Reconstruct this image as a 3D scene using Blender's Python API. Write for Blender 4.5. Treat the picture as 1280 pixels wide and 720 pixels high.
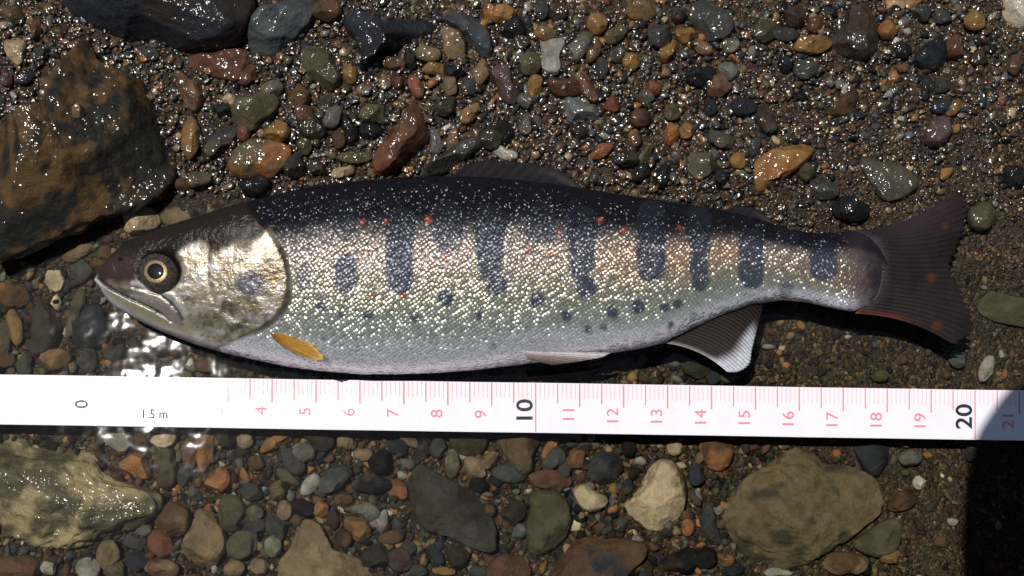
import bpy, math, random
import numpy as np
from mathutils import Vector

for o in list(bpy.data.objects):
    bpy.data.objects.remove(o)
scene = bpy.context.scene
COL = scene.collection
U = 0.01                      # the script thinks in centimetres; one Blender unit is a metre

# ------------------------------------------------------------------ camera
DIST, TILT, PXCM = 30.0, math.radians(14.0), 55.0
CAMC = np.array([0.0, -DIST * math.sin(TILT), DIST * math.cos(TILT)])
UPV = np.array([0.0, math.cos(TILT), math.sin(TILT)])
FWD = -CAMC / DIST
cam_data = bpy.data.cameras.new("camera")
cam = bpy.data.objects.new("camera", cam_data)
COL.objects.link(cam)
cam.location = Vector(CAMC * U)
cam.rotation_euler = (TILT, 0, 0)
cam_data.sensor_width = 36.0
cam_data.lens = 36.0 * DIST / (1280.0 / PXCM)
cam_data.clip_start = 0.01
cam_data.clip_end = 50.0
scene.camera = cam

# ------------------------------------------------------------------ light
SUN_DIR = Vector((-0.275, 0.17, 1.0)).normalized()      # towards the sun
world = bpy.data.worlds.new("World")
scene.world = world
world.use_nodes = True
wn = world.node_tree.nodes
wl = world.node_tree.links
sky = wn.new("ShaderNodeTexSky")
sky.sky_type = 'NISHITA'
sky.sun_disc = False
sky.sun_elevation = math.asin(SUN_DIR.z)
sky.sun_rotation = math.atan2(SUN_DIR.x, SUN_DIR.y)
wn["Background"].inputs["Strength"].default_value = 0.05
wl.new(sky.outputs[0], wn["Background"].inputs["Color"])
sun_data = bpy.data.lights.new("sun", 'SUN')
sun_data.energy = 4.6
sun_data.angle = math.radians(0.5)
sun_data.color = (1.0, 0.955, 0.88)
sun = bpy.data.objects.new("sun", sun_data)
COL.objects.link(sun)
sun.location = SUN_DIR * 1.0
sun.rotation_euler = SUN_DIR.to_track_quat('Z', 'Y').to_euler()
vs = scene.view_settings
vs.view_transform = 'Standard'
vs.look = 'None'
vs.exposure = 0.0
vs.gamma = 1.0
vs.use_curve_mapping = False
scene.cycles.max_bounces = 8
scene.cycles.transparent_max_bounces = 12
scene.cycles.caustics_reflective = False
scene.cycles.caustics_refractive = False

# ------------------------------------------------------------------ helpers
def W(px, py, z=0.0):
    """a point of the photograph -> the place it has at height z (cm)"""
    px = np.asarray(px, float); py = np.asarray(py, float)
    a = (px - 640.0) / PXCM; b = (360.0 - py) / PXCM
    d = FWD[None] * DIST + np.stack([a, b * 0, b * 0], -1).reshape(-1, 3) + b.reshape(-1, 1) * UPV[None]
    z = np.broadcast_to(np.asarray(z, float), px.shape).reshape(-1)
    t = (z - CAMC[2]) / d[:, 2]
    p = CAMC[None] + d * t[:, None]
    return p.reshape(px.shape + (3,))

def P(p):
    """the inverse: a place (cm) -> photograph pixel"""
    v = p - CAMC
    dep = v @ FWD
    return 640 + v[..., 0] / dep * DIST * PXCM, 360 - (v @ UPV) / dep * DIST * PXCM

def lin(c):
    c = np.asarray(c, float) / 255.0
    return np.where(c <= 0.04045, c / 12.92, ((c + 0.055) / 1.055) ** 2.4)

class Noise:
    """smooth numpy noise: a sum of sines with a domain warp"""
    def __init__(self, seed, octaves=4, dim=3):
        r = np.random.RandomState(seed)
        self.o = []
        for k in range(octaves):
            d = r.normal(size=(7, dim)); d /= np.linalg.norm(d, axis=1)[:, None]
            d *= r.uniform(0.7, 1.4, 7)[:, None] * 2 ** k
            self.o.append((d, r.uniform(0, 6.28, 7), 0.55 ** k))
    def __call__(self, p):
        s = 0; n = 0
        for d, ph, a in self.o:
            s = s + a * np.sin(p @ d.T * 2.0 + ph + 0.8 * (s if np.ndim(s) == 0 else s[..., None])).sum(-1) / 3.0
            n += a
        return s / n

def sm(a, b, x):
    t = np.clip((x - a) / (b - a), 0, 1)
    return t * t * (3 - 2 * t)

def mesh_obj(name, verts, faces, mat, parent=None, col=None, extra=None, uv=None, smooth=True, loc=None):
    """verts in cm; faces an (n,3|4) array"""
    me = bpy.data.meshes.new(name)
    verts = np.asarray(verts, np.float64)
    faces = np.asarray(faces, np.int32)
    base = np.zeros(3) if loc is None else np.asarray(loc, float)
    me.vertices.add(len(verts))
    me.vertices.foreach_set("co", ((verts - base) * U).astype(np.float32).ravel())
    k = faces.shape[1]
    me.loops.add(faces.size)
    me.loops.foreach_set("vertex_index", faces.ravel())
    me.polygons.add(len(faces))
    me.polygons.foreach_set("loop_start", np.arange(0, faces.size, k, dtype=np.int32))
    me.update(calc_edges=True)
    me.polygons.foreach_set("use_smooth", np.full(len(faces), smooth))
    def attr(nm, c):
        a = me.color_attributes.new(nm, 'FLOAT_COLOR', 'POINT')
        c = np.asarray(c, float)
        if c.ndim == 1: c = np.repeat(c[:, None], 3, 1)
        a.data.foreach_set("color", np.concatenate([c, np.ones((len(c), 1))], 1).astype(np.float32).ravel())
    if col is not None: attr("Col", col)
    for nm, c in (extra or {}).items(): attr(nm, c)
    if uv is not None:
        l = me.uv_layers.new(name="UVMap")
        l.data.foreach_set("uv", np.asarray(uv)[faces.ravel()].astype(np.float32).ravel())
    me.validate()
    ob = bpy.data.objects.new(name, me)
    ob.location = base * U
    if mat: me.materials.append(mat)
    if parent:
        ob.parent = parent
        ob.location = (base - np.array(parent.location) / U) * U if loc is not None else -Vector(parent.location)
    COL.objects.link(ob)
    return ob

def tag(o, label=None, cat=None, group=None, kind=None):
    if label: o["label"] = label
    if cat: o["category"] = cat
    if group: o["group"] = group
    if kind: o["kind"] = kind
    return o

def grid_faces(nu, nv, wrap_v=False):
    i, j = np.meshgrid(np.arange(nu - 1), np.arange(nv if wrap_v else nv - 1), indexing='ij')
    j2 = (j + 1) % nv
    return np.stack([i * nv + j, (i + 1) * nv + j, (i + 1) * nv + j2, i * nv + j2], -1).reshape(-1, 4)

# ------------------------------------------------------------------ materials
class NT:
    def __init__(self, name):
        self.m = bpy.data.materials.new(name)
        self.m.use_nodes = True
        self.t = self.m.node_tree
        self.n = self.t.nodes
        self.p = self.n["Principled BSDF"]
        self.out = self.n["Material Output"]
    def new(self, ty, **kw):
        nd = self.n.new("ShaderNode" + ty)
        for k, v in kw.items():
            if hasattr(nd, k): setattr(nd, k, v)
            else: nd.inputs[k].default_value = v
        return nd
    def link(self, a, b): self.t.links.new(a, b)
    def math(self, op, a, b=None, clamp=False):
        nd = self.n.new("ShaderNodeMath"); nd.operation = op; nd.use_clamp = clamp
        for i, v in enumerate((a, b)):
            if v is None: continue
            if hasattr(v, "is_linked"): self.link(v, nd.inputs[i])
            else: nd.inputs[i].default_value = v
        return nd.outputs[0]
    def mix(self, f, a, b, blend='MIX'):
        nd = self.n.new("ShaderNodeMix"); nd.data_type = 'RGBA'; nd.blend_type = blend
        for s, v in ((nd.inputs[0], f), (nd.inputs[6], a), (nd.inputs[7], b)):
            if hasattr(v, "is_linked"): self.link(v, s)
            elif isinstance(v, (int, float)): s.default_value = v
            else: s.default_value = tuple(v) + (1.0,)
        return nd.outputs[2]
    def ramp(self, f, x0, x1, y0=0.0, y1=1.0):
        nd = self.n.new("ShaderNodeMapRange"); nd.interpolation_type = 'SMOOTHSTEP'
        self.link(f, nd.inputs[0])
        for i, v in enumerate((x0, x1, y0, y1)): nd.inputs[i + 1].default_value = v
        return nd.outputs[0]
    def pos(self, s=100.0):
        g = self.new("NewGeometry")
        v = self.new("VectorMath", operation='SCALE')
        self.link(g.outputs["Position"], v.inputs[0]); v.inputs["Scale"].default_value = s
        return v.outputs[0]
    def noise(self, vec, scale, detail=4.0, rough=0.55):
        nd = self.new("TexNoise"); nd.inputs["Scale"].default_value = scale
        nd.inputs["Detail"].default_value = detail; nd.inputs["Roughness"].default_value = rough
        self.link(vec, nd.inputs["Vector"]); return nd.outputs["Fac"]
    def bump(self, h, dist, strength=1.0, prev=None):
        nd = self.new("Bump"); nd.inputs["Distance"].default_value = dist; nd.inputs["Strength"].default_value = strength
        self.link(h, nd.inputs["Height"])
        if prev is not None: self.link(prev, nd.inputs["Normal"])
        return nd.outputs[0]
    def col(self, nm="Col"):
        return self.new("VertexColor", layer_name=nm).outputs[0]

def stone_mat(name, rough, coat, coat_rough, fine, spec=0.5, film=0.0, tilt=0.0, cell=9.0):
    t = NT(name)
    v = t.pos()
    c = t.col()
    n1 = t.noise(v, 3.2, 6, 0.62)
    n2 = t.noise(v, 14.0, 4, 0.7)
    n3 = t.noise(v, 42.0, 2, 0.6)
    c = t.mix(t.ramp(n1, 0.42, 0.68, 0, 0.55), c, t.mix(1.0, c, (0.42, 0.36, 0.28), 'MULTIPLY'))
    c = t.mix(t.ramp(n2, 0.45, 0.75, 0, 0.5), c, t.mix(1.0, c, (1.7, 1.6, 1.4), 'MULTIPLY'))
    c = t.mix(t.ramp(n3, 0.54, 0.72, 0, 0.6), c, t.mix(1.0, c, (0.35, 0.33, 0.3), 'MULTIPLY'))
    t.link(c, t.p.inputs["Base Color"])
    t.p.inputs["Specular IOR Level"].default_value = spec
    t.link(t.ramp(n2, 0.3, 0.7, rough * 0.75, min(1, rough * 1.3)), t.p.inputs["Roughness"])
    b = t.bump(n1, 0.0012, 0.7)
    b = t.bump(n2, 0.00030, 0.8, b)
    b = t.bump(n3, 0.00009, 0.6, b)
    t.link(b, t.p.inputs["Normal"])
    if coat:
        t.p.inputs["Coat Weight"].default_value = coat
        t.p.inputs["Coat Roughness"].default_value = coat_rough
        t.p.inputs["Coat IOR"].default_value = 1.33
        n4 = t.noise(v, fine, 1.5, 0.5)
        cn = t.bump(n4, 0.0011, 1.0)
        if film:
            # the water film lies flatter than the grain under it and breaks into small facets
            vo = t.new("TexVoronoi"); vo.inputs["Scale"].default_value = cell; t.link(v, vo.inputs["Vector"])
            def vm(op, a, b):
                nd = t.new("VectorMath", operation=op)
                for i, q in enumerate((a, b)):
                    if hasattr(q, "is_linked"): t.link(q, nd.inputs[i] if op != 'SCALE' or i == 0 else nd.inputs["Scale"])
                    elif op == 'SCALE': nd.inputs["Scale"].default_value = q
                    elif q is not None: nd.inputs[i].default_value = q
                return nd.outputs[0]
            tl = vm('SCALE', vm('SUBTRACT', vo.outputs["Color"], (.5, .5, .5)), tilt)
            cn = vm('ADD', vm('SCALE', cn, 1 - film), vm('ADD', tl, (0, 0, film)))
            cn = vm('NORMALIZE', cn, None)
        t.link(cn, t.p.inputs["Coat Normal"])
    return t.m

M_WET = stone_mat("wet_stone", 0.5, 1.0, 0.13, 5.5, 0.12)
M_GRIT = stone_mat("wet_grit", 0.5, 1.0, 0.19, 5.5, 0.12, .6, .42, 8.0)
M_SUB = stone_mat("submerged_stone", 0.75, 0.0, 0.1, 9.0, 0.12)

def water_mat():
    t = NT("stream_water")
    v = t.pos()
    n = t.noise(v, 1.3, 2, 0.4)
    n2 = t.noise(v, 2.4, 2, 0.5)
    b = t.bump(n, 0.00020, 1.0)
    tr = t.new("BsdfTransparent"); tr.inputs[0].default_value = (0.93, 0.94, 0.90, 1)
    gl = t.new("BsdfGlossy"); gl.inputs["Roughness"].default_value = 0.03; gl.inputs[0].default_value = (1, 1, 1, 1)
    t.link(b, gl.inputs["Normal"])
    fr = t.new("Fresnel"); fr.inputs[0].default_value = 1.33
    t.link(b, fr.inputs["Normal"])
    mx = t.new("MixShader")
    t.link(fr.outputs[0], mx.inputs[0]); t.link(tr.outputs[0], mx.inputs[1]); t.link(gl.outputs[0], mx.inputs[2])
    t.link(mx.outputs[0], t.out.inputs["Surface"])
    t.n.remove(t.p)
    return t.m
M_WATER = water_mat()

def ground_mat():
    t = NT("wet_sand")
    v = t.pos()
    vo = t.new("TexVoronoi"); vo.inputs["Scale"].default_value = 16.0; t.link(v, vo.inputs["Vector"])
    n = t.noise(v, 2.0, 5, 0.6); n3 = t.noise(v, 30, 3, 0.6)
    sep = t.new("SeparateColor"); t.link(vo.outputs["Color"], sep.inputs[0])
    c = t.mix(sep.outputs[0], (0.010, 0.007, 0.005), (0.045, 0.030, 0.018))
    c = t.mix(t.ramp(sep.outputs[1], 0.8, 0.95), c, (0.12, 0.08, 0.04))
    c = t.mix(t.ramp(n, 0.4, 0.7, 0, 0.6), c, (0.03, 0.024, 0.018))
    t.link(c, t.p.inputs["Base Color"])
    t.p.inputs["Roughness"].default_value = 0.5
    t.p.inputs["Specular IOR Level"].default_value = 0.15
    b = t.bump(vo.outputs["Distance"], -0.0006, 0.8)
    b = t.bump(n3, 0.00015, 0.7, b)
    t.link(b, t.p.inputs["Normal"])
    return t.m
M_GROUND = ground_mat()

# ------------------------------------------------------------------ terrain and water
SHORE = np.array([(-900, 330), (-60, 322), (60, 300), (130, 268), (215, 236), (330, 244), (420, 262), (700, 285),
                  (1000, 300), (1120, 318), (1300, 345), (2300, 420)], float)
NG = Noise(5, 3, 2)
def ground_z(x, y):
    """height of the stream bed (cm), water level is 0"""
    x = np.asarray(x, float); y = np.asarray(y, float)
    px = 640 + x * PXCM; py = 360 - y * PXCM * 0.97
    d = (np.interp(px, SHORE[:, 0], SHORE[:, 1]) - py) / PXCM       # cm above the shoreline
    z = np.where(d > 0, 0.42 * (1 - np.exp(-d / 1.5)) + 0.012 * np.clip(d, 0, 60), -0.68 * (1 - np.exp(d / 1.3)) + 0.012 * np.clip(d, -60, 0))
    q = np.stack([x, y], -1)
    return z + 0.07 * NG(q * 0.45) + 0.03 * NG(q * 1.7)

def axis(lo, hi, step, far):
    core = np.arange(lo, hi + 1e-6, step)
    out = np.geomspace(1, far, 22)
    return np.concatenate([lo - out[::-1], core, hi + out])
gx = axis(-15, 15, 0.09, 90); gy = axis(-10, 11, 0.09, 90)
X, Y = np.meshgrid(gx, gy, indexing='ij')
Z = ground_z(X, Y)
g = mesh_obj("stream_bed", np.stack([X, Y, Z], -1).reshape(-1, 3), grid_faces(len(gx), len(gy)), M_GROUND)
tag(g, "brown sandy bed of the stream under the gravel", kind="structure")
wx = np.linspace(-95, 95, 40); wy = np.linspace(-95, 95, 40)
X, Y = np.meshgrid(wx, wy, indexing='ij')
w = mesh_obj("water", np.stack([X, Y, X * 0], -1).reshape(-1, 3), grid_faces(40, 40), M_WATER)
tag(w, "clear shallow water lying over the submerged gravel", kind="structure")

# ------------------------------------------------------------------ stones
PAL = {  # display colour of the sunlit wet stone, everyday word
 'k': ((30, 30, 33), 'black'), 'n': ((48, 53, 63), 'dark slate blue'), 'g': ((74, 75, 72), 'dark grey'),
 'G': ((112, 110, 104), 'grey'), 'l': ((168, 165, 156), 'pale grey'), 'b': ((104, 76, 48), 'brown'),
 'B': ((66, 52, 36), 'dark brown'), 'o': ((170, 110, 54), 'orange'), 'y': ((156, 116, 58), 'ochre'),
 't': ((142, 118, 86), 'tan'), 'c': ((204, 180, 140), 'cream'), 'r': ((106, 68, 48), 'reddish brown'),
 'R': ((142, 84, 58), 'brick red'), 'e': ((96, 90, 64), 'olive'), 'E': ((62, 60, 44), 'dark olive'),
 'w': ((218, 212, 200), 'white'), 'p': ((92, 72, 70), 'purplish'), 'd': ((92, 98, 100), 'bluish grey'),
 'Y': ((178, 160, 112), 'yellow olive'), 'O': ((124, 108, 74), 'olive tan'), 's': ((128, 134, 122), 'pale green grey')}
def pal(c, wet=1):
    v = lin(PAL[c][0]); m = v.mean()
    return (m + (v - m) * (0.9 if wet else 0.78)) * (0.52 if wet else 0.60)

def chaikin(p, n):
    for _ in range(n):
        q = np.roll(p, -1, 0)
        p = np.stack([0.75 * p + 0.25 * q, 0.25 * p + 0.75 * q], 1).reshape(-1, 2)
    return p

def resample(p, n=240):
    q = np.vstack([p, p[:1]])
    s = np.concatenate([[0], np.cumsum(np.linalg.norm(np.diff(q, axis=0), axis=1))])
    t = np.linspace(0, s[-1], n, endpoint=False)
    return np.stack([np.interp(t, s, q[:, 0]), np.interp(t, s, q[:, 1])], 1)

def make_stone(name, outline, z0, T, seed, c1, c2=None, angular=0.0, slab=0.6, res=28, mat=None, amp=0.05,
               patch=(0.0, 0.5), shape=None, sharp=1):
    """outline: world xy polygon (cm); z0: height of the widest section; T: height of the top above it"""
    r = np.random.RandomState(seed)
    nz = Noise(seed + 11, 4)
    poly = resample(chaikin(np.asarray(outline, float), sharp))
    c = (poly.max(0) + poly.min(0)) / 2 * 0.4 + poly.mean(0) * 0.6
    d = poly - c
    th = np.arctan2(d[:, 1], d[:, 0]); rr = np.linalg.norm(d, axis=1)
    o = np.argsort(th); th = th[o]; rr = rr[o]
    th = np.concatenate([th - 2 * np.pi, th, th + 2 * np.pi]); rr = np.tile(rr, 3)
    nth = res * 2; nph = res
    theta = np.linspace(-np.pi, np.pi, nth, endpoint=False)
    R = np.interp(theta, th, rr)
    lat = np.concatenate([np.linspace(-1.35, -0.25, max(4, nph // 5), endpoint=False), np.linspace(-0.25, np.pi / 2, nph)])
    LA, TH = np.meshgrid(lat, theta, indexing='ij')
    cp = np.abs(np.cos(LA)) ** slab; sp = np.sign(np.sin(LA)) * np.abs(np.sin(LA)) ** (0.75 + 0.25 * slab)
    p = np.stack([cp * np.cos(TH), cp * np.sin(TH), sp], -1)
    if angular > 0:
        for _ in range(int(5 + 5 * angular)):
            n = r.normal(size=3); n[2] = abs(n[2]) * 1.1 + 0.25; n /= np.linalg.norm(n)
            dd = r.uniform(0.62, 0.92) + 0.12 * (1 - angular)
            ex = np.clip(p @ n - dd, 0, None)
            p = p - ex[..., None] * n * min(1, 0.6 + angular)
    disp = 1 + amp * nz(p * 1.5 + seed % 17) + amp * 0.35 * nz(p * 5) + (amp * 0.2 * nz(p * 13) if res > 34 else 0)
    p = p * disp[..., None]
    q = np.stack([c[0] + p[..., 0] * R[None, :], c[1] + p[..., 1] * R[None, :], z0 + p[..., 2] * T], -1)
    if shape is not None:
        q[..., 2] = z0 + (q[..., 2] - z0) * shape(q[..., 0], q[..., 1])
    v = q.reshape(-1, 3)
    f = grid_faces(len(lat), nth, True)
    n = nz(v * 0.9 + seed)
    n2 = Noise(seed + 5, 3)(v * 2.3)
    c2 = c1 if c2 is None else c2
    n3 = Noise(seed + 8, 4)(v * 6.0)
    k = sm(patch[0] - 0.30, patch[0] + 0.30, 0.7 * n + 0.45 * n2 + 0.35 * n3)[:, None] * patch[1] * 2
    cc = c1 * (1 - np.clip(k, 0, 1)) + c2 * np.clip(k, 0, 1)
    cc = cc * (1 + 0.22 * n2[:, None] + 0.20 * n3[:, None])
    return mesh_obj(name, v, f, mat, col=np.clip(cc, 0.004, 0.9), loc=(c[0], c[1], z0))

# outlines: (tile, points). tile = (x0, y0, scale) of the enlarged crop they were read from
TA = (0, 0, 3.0); TB = (300, 0, 3.0); TC = (600, 0, 3.0); TD = (900, 0, 2.526)
TE = (0, 200, 2.572); TF = (0, 500, 3.272); TG = (300, 500, 3.272); TH_ = (600, 500, 3.272); TI = (900, 500, 3.274)
TJ = (920, 230, 2.667); TP = (0, 0, 1.0)
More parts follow.
